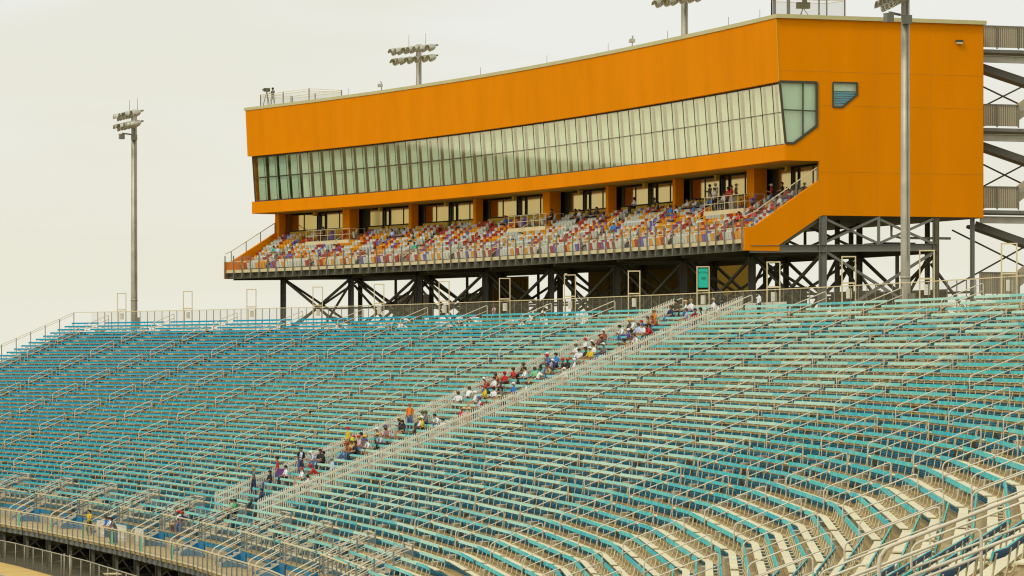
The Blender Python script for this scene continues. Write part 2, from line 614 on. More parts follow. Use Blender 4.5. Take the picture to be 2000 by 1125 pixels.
for a, b in zip(uu[:-1], uu[1:]):
    lawn.add([P(a, -41.35, GZ + .012), P(b, -41.35, GZ + .012), P(b, -60, GZ + .012), P(a, -60, GZ + .012)], [(0, 3, 2, 1)])
tag(build(lawn, 'grass_strip', mat('grass', (0.17, 0.17, 0.03), 0.95, 0, 0.3, 1.0)), kind='structure')

# ------------------------------------------------------------------ grandstand
stand = thing('grandstand', 'long curved open grandstand of tan treads and blue risers rising to the right', 'grandstand')

def spans(u0, u1, cuts):
    """u0..u1 minus the (a, b) cuts"""
    r, s = [], u0
    for a, b in sorted(cuts):
        if b <= s or a >= u1: continue
        if a > s: r.append((s, a))
        s = max(s, b)
    if s < u1: r.append((s, u1))
    return r

VW = 1.15
VCUT = [(VOM[i] - VW, VOM[i] + VW) for i in VOM]
for k in range(NROW):
    tb, rb = MB(), MB()
    d0, d1, z = dk(k) - 0.80, dk(k) - 0.04, zt(k)
    segs = spans(U_R, U_L, VCUT if k >= 41 else [])
    for a, b in segs:
        us = us_between(a, b)
        # two planks with a dark joint between them
        along(tb, us, [(d0, z), (d0, z - .030), (d0 + .368, z - .030), (d0 + .368, z)])
        along(tb, us, [(d0 + .380, z), (d0 + .380, z - .030), (d1, z - .030), (d1, z)])
        along(rb, us, [(d0 + .012, z - .032), (d0 + .012, z - R + .002), (d0 + .034, z - R + .002), (d0 + .034, z - .032)])
    if k < NROW:
        part(tb, 'tread', TREAD, stand)
        part(rb, 'riser', RISER, stand)
# aisle half steps: one flight per aisle
for i in range(-12, 14):
    sb = MB()
    u = L * i
    for k in range(0, 40):
        d, z = dk(k) - 0.04, zt(k)
        a, b = u - .55, u + .55
        q = [[P(uu_, d - .36, z + .001), P(uu_, d - .005, z + .001), P(uu_, d - .005, z + .152), P(uu_, d - .36, z + .152)] for uu_ in (a, b)]
        sb.strip(q)
    if any(inframe(P(u, dk(k), zt(k))) for k in range(40)):
        part(sb, 'aisle_steps', STEPM, stand)
# end wall stringer and raking frames under the seats
fr = MB()
for u in [U_L - .1] + [56.2 + 12.13 * j for j in range(-6, 9)]:
    fr.ibeam(P(u, dk(43) - .6, zt(43) - .55), P(u, .6, zt(0) - .5), .25, .5)
part(fr, 'raker_beams', STEELD, stand)
# columns below the stand
for j in range(-6, 12):
    u = 56.2 + 12.13 * j
    if u > U_L: u = U_L - .3
    for d in (-33.0, -26.0, -15.0, -4.0):
        k = -d / T
        p0 = P(u, d, GZ); p1 = P(u, d, zt(k) - .9)
        if inframe(P(u, d, -12), 300) or d == -4.0:
            cb = MB(); cb.ibeam(p0, p1, .32, .34)
            part(cb, 'stand_column', STEELD, stand)
# dark under-deck lining: the back of the concourse store rooms beneath the stand
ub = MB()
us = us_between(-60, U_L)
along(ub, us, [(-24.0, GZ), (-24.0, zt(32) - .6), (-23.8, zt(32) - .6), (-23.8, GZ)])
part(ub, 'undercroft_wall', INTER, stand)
# concourse deck behind the top row
cd = MB()
us = us_between(U_R, U_L)
along(cd, us, [(-.04, zt(0)), (-.04, zt(0) - .3), (3.2, zt(0) - .3), (3.2, zt(0))])
part(cd, 'concourse_deck', CONC, stand)

# ------------------------------------------------------------------ benches
BD0, BZ = 0.0, 0.0

def sect_place(i):
    """words that place the section between aisle i and i+1"""
    if i == 3: return 'inside the picket fenced block'
    if i < 3: return f"in {ordn(3 - i)} block right of picket fences"
    return f"in {ordn(i - 3)} block left of picket fences"

def board_path(u0, u1, k, sec):
    d, zb = dk(k), Z0 - R * k
    return [[P(u, d + a, zb + z) for a, z in sec] for u in us_between(u0, u1)]

BACK_SEC = [(-.032, -.068), (.002, -.072), (.035, .062), (.001, .066)]     # leaning back
SEAT_SEC = [(-.455, -.385), (-.455, -.415), (-.205, -.420), (-.205, -.390)]

def bracket_mesh():
    mb = MB()
    # bent tube: from under the seat back and up to the back board; leg down to the tread
    path = [(-.43, 0, -.445), (-.12, 0, -.447), (-.075, 0, -.435), (-.040, 0, -.40), (-.020, 0, -.33), (.024, 0, -.07), (.046, 0, .035)]
    mb.tube(path, .019, 6)
    mb.bar((-.34, 0, -.455), (-.05, 0, -.52), .05, .03)
    return mb.mesh('bench_bracket', ALU)
BRK = bracket_mesh()

def bench_specs():
    for k in range(NROW):
        if k <= 39:
            for i in range(-11, 14):
                a, b = L * i + .6, L * (i + 1) - .6
                if i == 13: b = U_L - .05
                if b - a < 1.5: continue
                yield k, i, a, b
        else:
            ks = sorted(VOM)
            for n in range(len(ks) - 1):
                a, b = VOM[ks[n]] + VW + .25, VOM[ks[n + 1]] - VW - .25
                if k == 40: a, b = a + .9, b - .9
                yield k, ks[n] + 0.5, a, b

def vis_area(k, a, b):
    zb = Z0 - R * k
    x0, y0 = proj(P(a, dk(k), zb)); x1, y1 = proj(P(b, dk(k), zb))
    s = FPX / P((a + b) / 2, dk(k))[1]
    lo, hi = max(min(x0, x1), 0), min(max(x0, x1), 2000)
    if hi <= lo: return 0
    ym = (y0 + y1) / 2
    if ym < 0 or ym > 1125 + 20: return 0
    return (hi - lo) * s + abs(y1 - y0) * .3 * s

specs = []
for k, i, a, b in bench_specs():
    pts = [P(u, dk(k), Z0 - R * k) for u in (a, (a + b) / 2, b)]
    if any(inframe(p, 160) for p in pts):
        specs.append((vis_area(k, a, b), k, i, a, b))
specs.sort(key=lambda s: -s[0])
far = {'t': MB(), 's': MB(), 'b': MB()}
TEALD = TEAL

def bracket_us(a, b):
    m = (a + b) / 2
    n = 3 if b - a > 7 else 2
    r = []
    for p, q in ((a, m), (m, b)):
        p, q = p + .14, q - .14
        r += [p + (q - p) * j / n for j in range(n + 1)]
    return r

NB = 0
for rank, (ar, k, i, a, b) in enumerate(specs):
    m = (a + b) / 2
    if rank < 300 and ar > 0:
        if i == int(i): where = sect_place(int(i))
        else: where = f"before {ordn(int(i + .5) + 3)} stair opening from right"
        if i == int(i): lab = f"teal bleacher bench {ordn(k + 1)} row from top {where}"
        else: lab = f"short teal bench {ordn(k - 39)} row below aisles {where}"
        root = thing('bleacher_bench', lab, 'bench', 'teal bleacher benches filling the curved stand')
        root.location = P(m, dk(k), zt(k))
        for p, q in ((a, m - .006), (m + .006, b)):
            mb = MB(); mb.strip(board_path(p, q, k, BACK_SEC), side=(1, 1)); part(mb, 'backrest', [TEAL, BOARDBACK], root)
        mb = MB(); mb.strip(board_path(a, b, k, SEAT_SEC)); part(mb, 'seat', PLANK, root)
        zb = Z0 - R * k
        for ub_ in bracket_us(a, b):
            o = link('bracket', BRK, root)
            o.matrix_parent_inverse = Matrix.Translation(-Vector(root.location))
            o.location = P(ub_, dk(k), zb)
            o.rotation_euler = (0, 0, HD(ub_))
        NB += 1
    else:
        for p, q in ((a, m - .006), (m + .006, b)):
            far['t'].strip(board_path(p, q, k, BACK_SEC))
        far['s'].strip(board_path(a, b, k, SEAT_SEC))
        zb = Z0 - R * k
        for ub_ in bracket_us(a, b):
            h = HD(ub_); c_, s_ = math.cos(h), math.sin(h)
            o_ = P(ub_, dk(k), zb)
            def W(x, z): return o_ + Vector((x * c_, x * s_, z))
            far['b'].tube([W(-.43, -.445), W(-.07, -.44), W(-.020, -.33), W(.046, .035)], .021, 4, caps=False)
fm = MB()
for mi, key in enumerate(('t', 's', 'b')):
    fm.add(far[key].v, far[key].f, mi)
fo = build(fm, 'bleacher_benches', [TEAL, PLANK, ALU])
tag(fo, 'many more teal bleacher benches with beige seats in the farther rows', 'benches', kind='stuff')

# ------------------------------------------------------------------ aisle handrails
def rail_loop(mb, u, k0, k1, top=1.27, mid=.86):
    """looped pipe handrail from row k0 (low end) up to row k1"""
    d0, d1 = dk(k0) - .06, dk(k1) - .06
    r = .023 if u < -30 else .026 if u < 30 else .031
    def zf(d): return Z0 - .82 + (R / T) * (d + .06)
    a, b = P(u, d0, zf(d0)), P(u, d1, zf(d1))
    dirv = (b - a); dirv.normalize()
    up = Vector((0, 0, 1))
    A, B = a + up * top, b + up * top
    path = [a]
    rc = .16
    path.append(A - up * rc)
    for t_ in (.35, .7):
        path.append((A - up * rc) * (1 - t_) ** 2 + A * 2 * t_ * (1 - t_) + (A + dirv * rc) * t_ ** 2)
    path.append(A + dirv * rc)
    path.append(B - dirv * rc)
    for t_ in (.3, .5, .7):
        path.append((B - dirv * rc) * (1 - t_) ** 2 + B * 2 * t_ * (1 - t_) + (B - up * rc) * t_ ** 2)
    path.append(B - up * rc)
    path.append(b)
    mb.tube(path, r, 8)
    mb.tube([a + up * mid, b + up * mid], r * .9, 7)

def aisle_place(i):
    if i == 3: return 'beside the right picket fence'
    if i == 4: return 'beside the left picket fence'
    if i < 3: return f"on {ordn(3 - i)} aisle right of picket fences"
    return f"on {ordn(i - 4)} aisle left of picket fences"

for i in range(-12, 14):
    for j in range(0, 10):
        k0, k1 = 2 + 4 * j, -1 + 4 * j
        u = L * i
        if not any(inframe(P(u, dk(k), zt(k) + h), 60) for k in (k0, k1) for h in (0, 1.2)):
            continue
        mb = MB()
        rail_loop(mb, u, k0, k1)
        o = build(mb, 'aisle_handrail', RAIL)
        o.data.transform(Matrix.Translation(-P(u, dk(k0), zt(k0))))
        o.location = P(u, dk(k0), zt(k0))
        tag(o, f"looped pale pipe handrail, {ordn(j + 1)} from top {aisle_place(i)}", 'handrail', 'looped pipe handrails along the aisles')

# ------------------------------------------------------------------ white picket fences of the reserved block
def picket_run(u, k_lo, k_hi, label):
    root = thing('picket_fence', label, 'fence', 'white picket fences round the reserved block')
    root.location = P(u, dk(k_lo), zt(k_lo))
    d0, d1 = dk(k_lo) - .2, dk(k_hi) + .3
    n = int((d1 - d0) / 2.28)
    for s in range(n):
        mb = MB()
        a, b = d0 + (d1 - d0) * s / n + .02, d0 + (d1 - d0) * (s + 1) / n - .02
        def zb(d): return Z0 - .82 + (R / T) * (d + .2)
        np_ = 20
        for q in range(np_):
            d = a + (b - a) * (q + .5) / np_
            z = zb(d)
            mb.box(P(u, d, z + .74), .050, .022, 1.22, HD(u))
        for h, hh in ((.66, .09), (1.10, .11)):
            for off in (.018, -.018):
                mb.bar(P(u + off, a, zb(a) + h), P(u + off, b, zb(b) + h), .012, hh)
        part(mb, 'picket_panel', PICKET, root)
        pb = MB()
        pb.box(P(u, a, zb(a) + .65), .05, .05, 1.3, HD(u))
        part(pb, 'post', PICKET, root)
UF_R, UF_L = 3 * L + .52, 4 * L + .50
picket_run(UF_R, 39.6, 0, 'long white picket fence stepping down the right side of the occupied block')
picket_run(UF_L, 39.6, 0, 'long white picket fence stepping down the left side of the occupied block')

def picket_flat(ua, ub, d, z, label):
    root = thing('picket_fence', label, 'fence', 'white picket fences round the reserved block')
    root.location = P((ua + ub) / 2, d, z)
    n = max(1, round(abs(ub - ua) / 2.3))
    for s in range(n):
        mb = MB()
        a, b = ua + (ub - ua) * s / n + .02, ua + (ub - ua) * (s + 1) / n - .02
        m_ = max(3, int((b - a) / .135))
        for q in range(m_):
            u = a + (b - a) * (q + .5) / m_
            mb.box(P(u, d, z + .55), .022, .062, 1.05, HD(u))
        for h, hh in ((.28, .13), (.80, .15)):
            for off in (.018, -.018):
                mb.bar(P(a, d + off, z + h), P(b, d + off, z + h), .012, hh)
        part(mb, 'picket_panel', PICKET, root)
picket_flat(3.55 * L, 4.0 * L + .4, 1.0, zt(0), 'short white picket fence behind the top left of the occupied block')
picket_flat(2.60 * L, 3.16 * L, 1.0, zt(0), 'short white picket fence behind the top right of the occupied block')
for n_, (ua, ub) in enumerate(((63.5, 66.0), (57.0, 60.6), (52.0, 54.6))):
    picket_flat(ua, ub, -34.6, -12.0, ['short white picket fence on the walkway beside the steward in yellow',
                                       'short white picket fence on the walkway beside three leaning men',
                                       'short white picket fence on the walkway beneath the blue panels'][n_])

# ------------------------------------------------------------------ rear guard fence and side rail
rear = thing('rear_fence', 'tall wire mesh guard fence with beige top rail behind the top row', 'fence')
FD = 2.1
us_f = np.arange(-14, U_L, 1.38)
mb = MB()
path = [P(u, FD, 4.0) for u in us_between(-14, U_L)]
for a, b in zip(path[:-1], path[1:]): mb.bar(a, b, .05, .055)
part(mb, 'top_rail', BEIGE, rear)
mb = MB()
for n_, u in enumerate(us_f):
    p0 = P(u, FD, zt(0)); 
    mb.bar(p0, P(u, FD, 3.97), .075 if n_ % 5 else .12, .06)
for c0 in range(0, len(us_f), 1):
    pass
pm = mb
# posts as separate parts (the nearest hundred), the mesh infill one part
for n_, u in enumerate(us_f):
    q = MB(); q.bar(P(u, FD, zt(0)), P(u, FD, 3.965), .07, .05)
    if n_ < 100: part(q, 'fence_post', STEEL, rear)
    elif n_ == 100: rest = q
    else: rest.add(q.v, q.f)
if len(us_f) > 100:
    o = part(rest, 'fence_posts', STEEL, rear); o['kind'] = 'stuff'
mb = MB()
for a, b in zip(us_between(-14, U_L)[:-1], us_between(-14, U_L)[1:]):
    mb.add([P(a, FD + .04, zt(0)), P(b, FD + .04, zt(0)), P(b, FD + .04, 3.96), P(a, FD + .04, 3.96)], [(0, 1, 2, 3)])
part(mb, 'wire_mesh', WIRE, rear)

side = thing('side_railing', 'sloping two pipe railing with dark posts down the left end of the stand', 'railing')
def zs(d): return Z0 - .82 + .4 * d
mb = MB()
mb.bar(P(U_L, .3, 3.98), P(U_L, -20, zs(-20) + 1.72), .035, .035)
mb.bar(P(U_L, .3, 3.80), P(U_L, -20, zs(-20) + 1.52), .035, .035)
mb.bar(P(U_L, .3, 3.98), P(U_L, FD, 4.0), .035, .035)
part(mb, 'rail_pipes', BEIGE, side)
for k in range(0, 25, 2):
    q = MB(); d = dk(k) + .25
    q.bar(P(U_L, d, zs(d) - .4), P(U_L, d, zs(d) + 1.72), .07, .07)
    part(q, 'post', STEEL, side)

# ------------------------------------------------------------------ section sign frames on the rear fence
def frame_sign(i, panel=False):
    u = L * i
    root = thing('section_frame', (f"tall beige tube frame holding a teal section sign above the rear fence" if panel else
                 f"empty beige tube frame above the rear fence, {ordn(10 if i == 3 else (13 - i) + 1)} from the left end"), 'sign frame',
                 None if panel else 'empty tube frames along the rear fence')
    root.location = P(u, FD, zt(0))
    h = HD(u)
    mb = MB()
    hw = .40
    A = lambda s, z, d=0: P(u, FD, 0) + Vector((-math.sin(h) * 0, 0, z)) + Vector((math.cos(h + PH), math.sin(h + PH), 0)) * s + Vector((0, 0, 0))
    PH = math.radians(-32)        # turned towards the seats below
    for s in (-hw, hw):
        mb.bar(A(s, zt(0)), A(s, 5.68), .07, .07)
    mb.bar(A(-hw - .035, 5.70), A(hw + .035, 5.70), .07, .07)
    mb.bar(A(-hw + .04, 4.16), A(hw - .04, 4.16), .06, .09)
    part(mb, 'tube_frame', BEIGE, root)
    nrm = Vector((math.sin(h + PH), -math.cos(h + PH), 0))
    if nrm.y > 0: nrm = -nrm
    mb = MB()
    c = A(.03, 3.55) + nrm * .06
    e = Vector((math.cos(h + PH), math.sin(h + PH), 0))
    def plate(mb, c, w_, h_, t_=.012):
        q = [c - e * w_ / 2 - Vector((0, 0, h_ / 2)), c + e * w_ / 2 - Vector((0, 0, h_ / 2)), c + e * w_ / 2 + Vector((0, 0, h_ / 2)), c - e * w_ / 2 + Vector((0, 0, h_ / 2))]
        mb.hexa([p - nrm * t_ for p in q], q)
    plate(mb, c, .34, .58)
    o = part(mb, 'notice_plate', SIGNW, root)
    mb = MB()
    for r_ in range(6):
        plate(mb, c + Vector((0, 0, .21 - r_ * .085)) + nrm * .004, .22, .010, .003)
    part(mb, 'notice_lines', STEPM, o)
    if panel:
        mb = MB()
        c = A(0, 4.97)
        plate(mb, c, .62, 1.24, .03)
        sg = part(mb, 'sign_panel', SIGNG, root)
        for txt, dz, sz in (('SECTION', .36, .155), ('188', -.02, .26)):
            cu = bpy.data.curves.new('t', 'FONT')
            cu.body = txt; cu.align_x = 'CENTER'; cu.align_y = 'CENTER'; cu.size = sz; cu.extrude = .003
            to = bpy.data.objects.new('t', cu); COL.objects.link(to)
            dg = bpy.context.evaluated_depsgraph_get()
            me = bpy.data.meshes.new_from_object(to.evaluated_get(dg))
            bpy.data.objects.remove(to)
            me.materials.clear(); me.materials.append(INK)
            to = link('lettering', me, sg)
            X = e.copy()
            if X.x < 0: X = -X
            Mx = Matrix(((X.x, 0, nrm.x), (X.y, 0, nrm.y), (0, 1, 0))).to_4x4()
            Mx.translation = c + nrm * .012 + Vector((0, 0, dz))
            to.matrix_basis = Mx

for i in range(0, 14):
    frame_sign(i, i == 4)

# ------------------------------------------------------------------ suite building
UA, UB = 56.2, 154.1
def ex(u): return .8 * (u - UA) / (UB - UA)
def B(u, d, z): return Q(u, d + ex(u), z)
US = [UA + (UB - UA) * j / 48 for j in range(49)]
USI = [UA + .16 + (UB - UA - .32) * j / 48 for j in range(49)]
bld = thing('suite_building', 'big orange suite building raised on steel columns behind the grandstand', 'building')

def bsweep(mb, sec, us=US, mi=0):
    mb.strip([[B(u, d, z) for d, z in sec] for u in us], True, mi)

ZR = 22.72
mb = MB(); bsweep(mb, [(9.86, ZR), (10.08, 18.45), (10.40, 18.45), (10.18, ZR)], us=USI); part(mb, 'upper_wall', ORANGE, bld)
mb = MB(); bsweep(mb, [(10.53, 14.2), (10.53, 13.14), (11.2, 13.14), (11.2, 14.2)], us=USI); part(mb, 'lower_fascia', ORANGE, bld)
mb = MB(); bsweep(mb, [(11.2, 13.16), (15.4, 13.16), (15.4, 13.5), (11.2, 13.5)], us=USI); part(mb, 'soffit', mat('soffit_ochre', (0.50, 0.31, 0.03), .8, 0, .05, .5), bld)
mb = MB(); bsweep(mb, [(9.80, ZR + .002), (10.6, ZR + .002), (10.6, ZR + .27), (9.80, ZR + .27)])
for ue in (UA - .06, UB + .0):
    mb.bar(B(ue, 9.80, ZR + .137), B(ue, 25.5, ZR + .137), .34, .27)
part(mb, 'roof_coping', COPING, bld)
mb = MB(); bsweep(mb, [(10.2, ZR - .1), (25.4, ZR - .1), (25.4, ZR - .4), (10.2, ZR - .4)], us=USI); part(mb, 'roof', COPING, bld)
mb = MB(); bsweep(mb, [(25.2, ZR), (25.2, 9.4), (25.45, 9.4), (25.45, ZR)], us=USI); part(mb, 'rear_wall', ORANGE, bld)
mb = MB(); bsweep(mb, [(13.3, 9.42), (25.2, 9.42), (25.2, 9.7), (13.3, 9.7)], us=USI); part(mb, 'underside', STEELD, bld)
# interior behind the glass band
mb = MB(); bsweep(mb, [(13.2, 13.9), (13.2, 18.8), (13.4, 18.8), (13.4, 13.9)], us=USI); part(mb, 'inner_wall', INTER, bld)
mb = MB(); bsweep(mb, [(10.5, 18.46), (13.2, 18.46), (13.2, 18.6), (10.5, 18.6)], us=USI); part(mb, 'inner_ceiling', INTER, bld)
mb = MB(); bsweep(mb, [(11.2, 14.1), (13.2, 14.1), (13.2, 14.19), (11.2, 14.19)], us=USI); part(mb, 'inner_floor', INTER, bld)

# end wall at the right (radial plane): polygon with real thickness and openings as framed recesses
def endwall(u, pts, name, m, th=.3, side=-1):
    mb = MB()
    a = [B(u, d, z) for d, z in pts]
    b = [B(u + side * -th, d, z) for d, z in pts]
    n = len(pts)
    mb.add(a + b, [tuple(range(n)), tuple(range(n, 2 * n))[::-1]] + [(i, (i + 1) % n, n + (i + 1) % n, n + i) for i in range(n)])
    o = part(mb, name, m, bld)
    bm_ = bmesh.new(); bm_.from_mesh(o.data)
    bmesh.ops.recalc_face_normals(bm_, faces=bm_.faces[:])
    bmesh.ops.triangulate(bm_, faces=[f for f in bm_.faces if len(f.verts) > 4])
    bm_.to_mesh(o.data); bm_.free()
    return o
WB = 14.2
# pieces of the right end wall round the corner window and the small window
endwall(UA, [(9.865, ZR), (10.085, 18.48), (25.35, 18.48), (25.35, ZR)], 'end_wall', ORANGE)
endwall(UA, [(12.92, 18.478), (12.92, 15.46), (11.19, 14.24), (10.55, 14.24), (10.55, 13.12), (13.06, 13.12), (13.02, 11.80), (8.30, 8.65), (7.63, 8.55), (7.56, 7.0), (10.12, 6.97), (10.12, 7.41), (13.25, 9.43), (25.35, 9.43), (25.35, 16.70), (14.06, 16.80), (14.06, 18.478)], 'end_wall', ORANGE)
endwall(UA, [(14.75, 16.796), (25.35, 16.702), (25.35, 18.478), (15.87, 18.478), (15.87, 17.68)], 'end_wall', ORANGE)
endwall(UB, [(9.865, ZR), (10.085, 18.48), (25.35, 18.48), (25.35, ZR)], 'end_wall', ORANGE, side=1)
endwall(UB, [(10.6, 18.478), (10.9, 14.24), (10.55, 14.24), (10.55, 13.12), (13.06, 13.12), (13.02, 11.40), (8.30, 8.65), (7.55, 8.55), (7.55, 7.0), (10.12, 6.97), (13.25, 9.43), (25.35, 9.43), (25.35, 18.478)], 'end_wall', ORANGE, side=1)
# panel joints of the stucco: shallow battens
JOINT = mat('stucco_joint', (0.62, 0.30, 0.004), 0.8, 0, 0.05, 1)
mb = MB()
for d in (13.06, 17.3, 21.3):
    mb.bar(B(UA - .004, d, 9.45), B(UA - .004, d, 22.7), .012, .02)
for z in (16.92, 19.2, 12.4):
    mb.bar(B(UA - .004, 13.1 if z < 19 else 10.1, z), B(UA - .004, 25.3, z), .012, .02)
part(mb, 'wall_joints', JOINT, bld)
mb = MB()
for j in range(1, 24):
    u = UA + (UB - UA) * j / 24
    mb.bar(B(u, 9.862, 22.7), B(u, 10.078, 18.47), .02, .02)
part(mb, 'wall_joints', JOINT, bld)
# corner trim
mb = MB(); mb.bar(B(UA, 9.86, 22.7), B(UA, 10.08, 18.46), .06, .06); part(mb, 'corner_trim', OCHRE, bld)
# wall light and its hood
mb = MB(); mb.box(B(UA - .1, 23.5, 21.55), .5, .2, .14, QH(UA)); hl = part(mb, 'wall_light', MULL, bld)
mb = MB(); mb.box(B(UA - .1, 23.5, 21.42), .44, .16, .12, QH(UA)); part(mb, 'lens', SIGNW, hl)

# window band: each bay a window with mullions, two panes and a drawn curtain
NWIN = 49
rng = random.Random(3)
def wpt(u, f):      # point of the sloped glass plane, f from 0 (bottom) to 1 (top)
    z = 14.22 + (18.44 - 14.22) * f
    return B(u, 10.87 - .32 * f, z)
def cpt(u, f, back):
    z = 14.22 + (18.44 - 14.22) * f
    return B(u, 10.87 - .32 * f + back, z)
for j in range(NWIN):
    ua, ub = UA + .35 + (UB - UA - .5) * j / NWIN, UA + .35 + (UB - UA - .5) * (j + 1) / NWIN
    fb = MB()
    fb.bar(wpt(ua, 0), wpt(ua, 1), .05, .05)
    for f in (0.012, .53, .988):
        fb.bar(wpt(ua + .04, f), wpt(ub - .04, f), .06, .06 if f != .53 else .045)
    if j == NWIN - 1: fb.bar(wpt(ub, 0), wpt(ub, 1), .11, .16)
    wo = part(fb, 'window', MULL, bld)
    for f0, f1 in ((.02, .525), (.535, .98)):
        g = MB()
        g.hexa([wpt(ua + .05, f0), wpt(ub - .05, f0), wpt(ub - .05, f1), wpt(ua + .05, f1)],
               [cpt(ua + .05, f0, .012), cpt(ub - .05, f0, .012), cpt(ub - .05, f1, .012), cpt(ua + .05, f1, .012)])
        part(g, 'pane', GLASS, wo)
        c = MB()
        sl = rng.uniform(-.04, .05); dv = rng.uniform(-.10, .06)
        rows = []
        for t_ in range(9):
            uu_ = (ua - .04) + (ub - ua - .50 + dv) * t_ / 8
            bk = .16 + .015 * math.sin(t_ * 2.1 + j)
            rows.append([cpt(uu_ + sl, f0 + .01, bk), cpt(uu_, f1 - .01, bk), cpt(uu_, f1 - .01, bk + .012), cpt(uu_ + sl, f0 + .01, bk + .012)])
        c.strip(rows)
        part(c, 'curtain', CURT, wo)
# corner window of the end wall
mb = MB()
cw = [(10.14, 18.44), (12.88, 18.44), (12.88, 15.50), (11.17, 14.28), (10.58, 14.28)]
for (d0, z0), (d1, z1) in zip(cw, cw[1:] + cw[:1]):
    mb.bar(B(UA + .02, d0, z0), B(UA + .02, d1, z1), .14, .17)
mb.bar(B(UA + .02, 11.85, 18.4), B(UA + .02, 11.85, 14.8), .10, .10)
mb.bar(B(UA + .02, 10.4, 16.55), B(UA + .02, 12.85, 16.5), .10, .08)
cwo = part(mb, 'corner_window', MULL, bld)
mb = MB(); n_ = len(cw)
mb.add([B(UA + .05, d, z) for d, z in cw] + [B(UA + .07, d, z) for d, z in cw], [tuple(range(n_)), tuple(range(n_, 2 * n_))[::-1]]); part(mb, 'pane', GLASS, cwo)
mb = MB(); mb.add([B(UA + .22, d, z) for d, z in cw] + [B(UA + .24, d, z) for d, z in cw], [tuple(range(n_)), tuple(range(n_, 2 * n_))[::-1]]); part(mb, 'curtain', CURT, cwo)
mb = MB()
sw = [(14.06, 18.48), (15.87, 18.48), (15.87, 17.68), (14.75, 16.80), (14.06, 16.80)]
for (d0, z0), (d1, z1) in zip(sw, sw[1:] + sw[:1]):
    mb.bar(B(UA + .01, d0, z0), B(UA + .01, d1, z1), .12, .11)
swo = part(mb, 'side_window', MULL, bld)
mb = MB(); n_ = 5
mb.add([B(UA + .04, d, z) for d, z in sw] + [B(UA + .06, d, z) for d, z in sw], [tuple(range(n_)), tuple(range(n_, 2 * n_))[::-1]]); part(mb, 'pane', GLASS, swo)
mb = MB()
mb.bar(B(UA + .25, 14.0, 18.2), B(UA + .25, 15.95, 18.2), .03, .55); part(mb, 'blind', CURT, swo)
mb = MB()
for z in np.arange(16.85, 17.9, .16):
    mb.bar(B(UA + .25, 14.0, z), B(UA + .25, 15.95, z), .03, .12)
part(mb, 'blue_blind_slats', mat('blue_slats', (0.06, 0.42, 0.62), .5, 0, .1, 2), swo)

# suite level: glass front, sills, doors and orange piers
COLS_U = [153.7, 142.0, 140.9, 129.9, 118.2, 105.0, 93.8, 81.6, 68.0, 56.5]
DG = 14.1
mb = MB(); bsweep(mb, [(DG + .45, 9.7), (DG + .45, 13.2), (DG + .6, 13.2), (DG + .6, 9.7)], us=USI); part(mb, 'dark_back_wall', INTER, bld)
piers = [(153.6, .5, .7), (141.4, 1.3, 1.0), (129.9, .5, .7), (118.2, .5, .7), (105.0, 1.3, 1.0), (93.8, .5, .7), (81.6, .5, .7), (68.0, 1.3, 1.0)]
for u, wd, dp in piers:
    mb = MB()
    mb.bar(B(u, 13.05 + dp / 2, 9.75), B(u, 13.05 + dp / 2, 13.15), .01, .01)
    mb = MB(); mb.box(B(u, 13.05 + dp / 2, 11.45), dp, wd, 3.4, QH(u))
    part(mb, 'pier', ORANGE, bld)
pu = [p[0] for p in piers] + [56.6]
for a, b in zip(pu[:-1], pu[1:]):
    lo, hi = b + .55, a - .55
    # bay: pane pair, door, pane pair
    mid = (lo + hi) / 2
    w_ = hi - lo
    layout = [(lo + .05, lo + w_ * .215), (lo + w_ * .22, lo + w_ * .42), (lo + w_ * .45, lo + w_ * .50), (lo + w_ * .575, lo + w_ * .78), (lo + w_ * .785, hi - .1)]
    if (a in (141.4, 105.0, 68.0)): layout = [(lo + .05, lo + w_ * .24), (lo + w_ * .245, lo + w_ * .46), (lo + w_ * .49, lo + w_ * .54), (lo + w_ * .60, lo + w_ * .82)]
    z0, z1 = 11.55, 12.98
    for p, q in layout:
        fb = MB()
        for c, d in (((p, z0), (q, z0)), ((p, z1), (q, z1)), ((p, z0), (p, z1)), ((q, z0), (q, z1))):
            fb.bar(B(c[0], DG, c[1]), B(d[0], DG, d[1]), .045, .05)
        fo_ = part(fb, 'suite_window', MULL, bld)
        g = MB(); g.hexa([B(p, DG + .02, z0), B(q, DG + .02, z0), B(q, DG + .02, z1), B(p, DG + .02, z1)],
                         [B(p, DG + .04, z0), B(q, DG + .04, z0), B(q, DG + .04, z1), B(p, DG + .04, z1)])
        part(g, 'pane', BRONZE, fo_)
        sb = MB(); sb.bar(B(p, DG - .02, 10.6), B(q, DG - .02, 10.6), .2, 1.7); part(sb, 'sill_wall', OCHRE, bld)
    db = MB()
    dm = lo + w_ * (.545 if a not in (141.4, 105.0, 68.0) else .57)
    db.bar(B(dm, DG, 10.2), B(dm, DG, 12.9), .1, .12)
    db.bar(B(dm - .25, DG + .1, 11.4), B(dm + .25, DG + .1, 11.4), .04, 2.8)
    part(db, 'door', MULL, bld)
    lb = MB(); lb.box(B(dm, 13.7, 12.95), .3, .35, .35, QH(dm)); part(lb, 'soffit_lamp', OCHRE, bld)
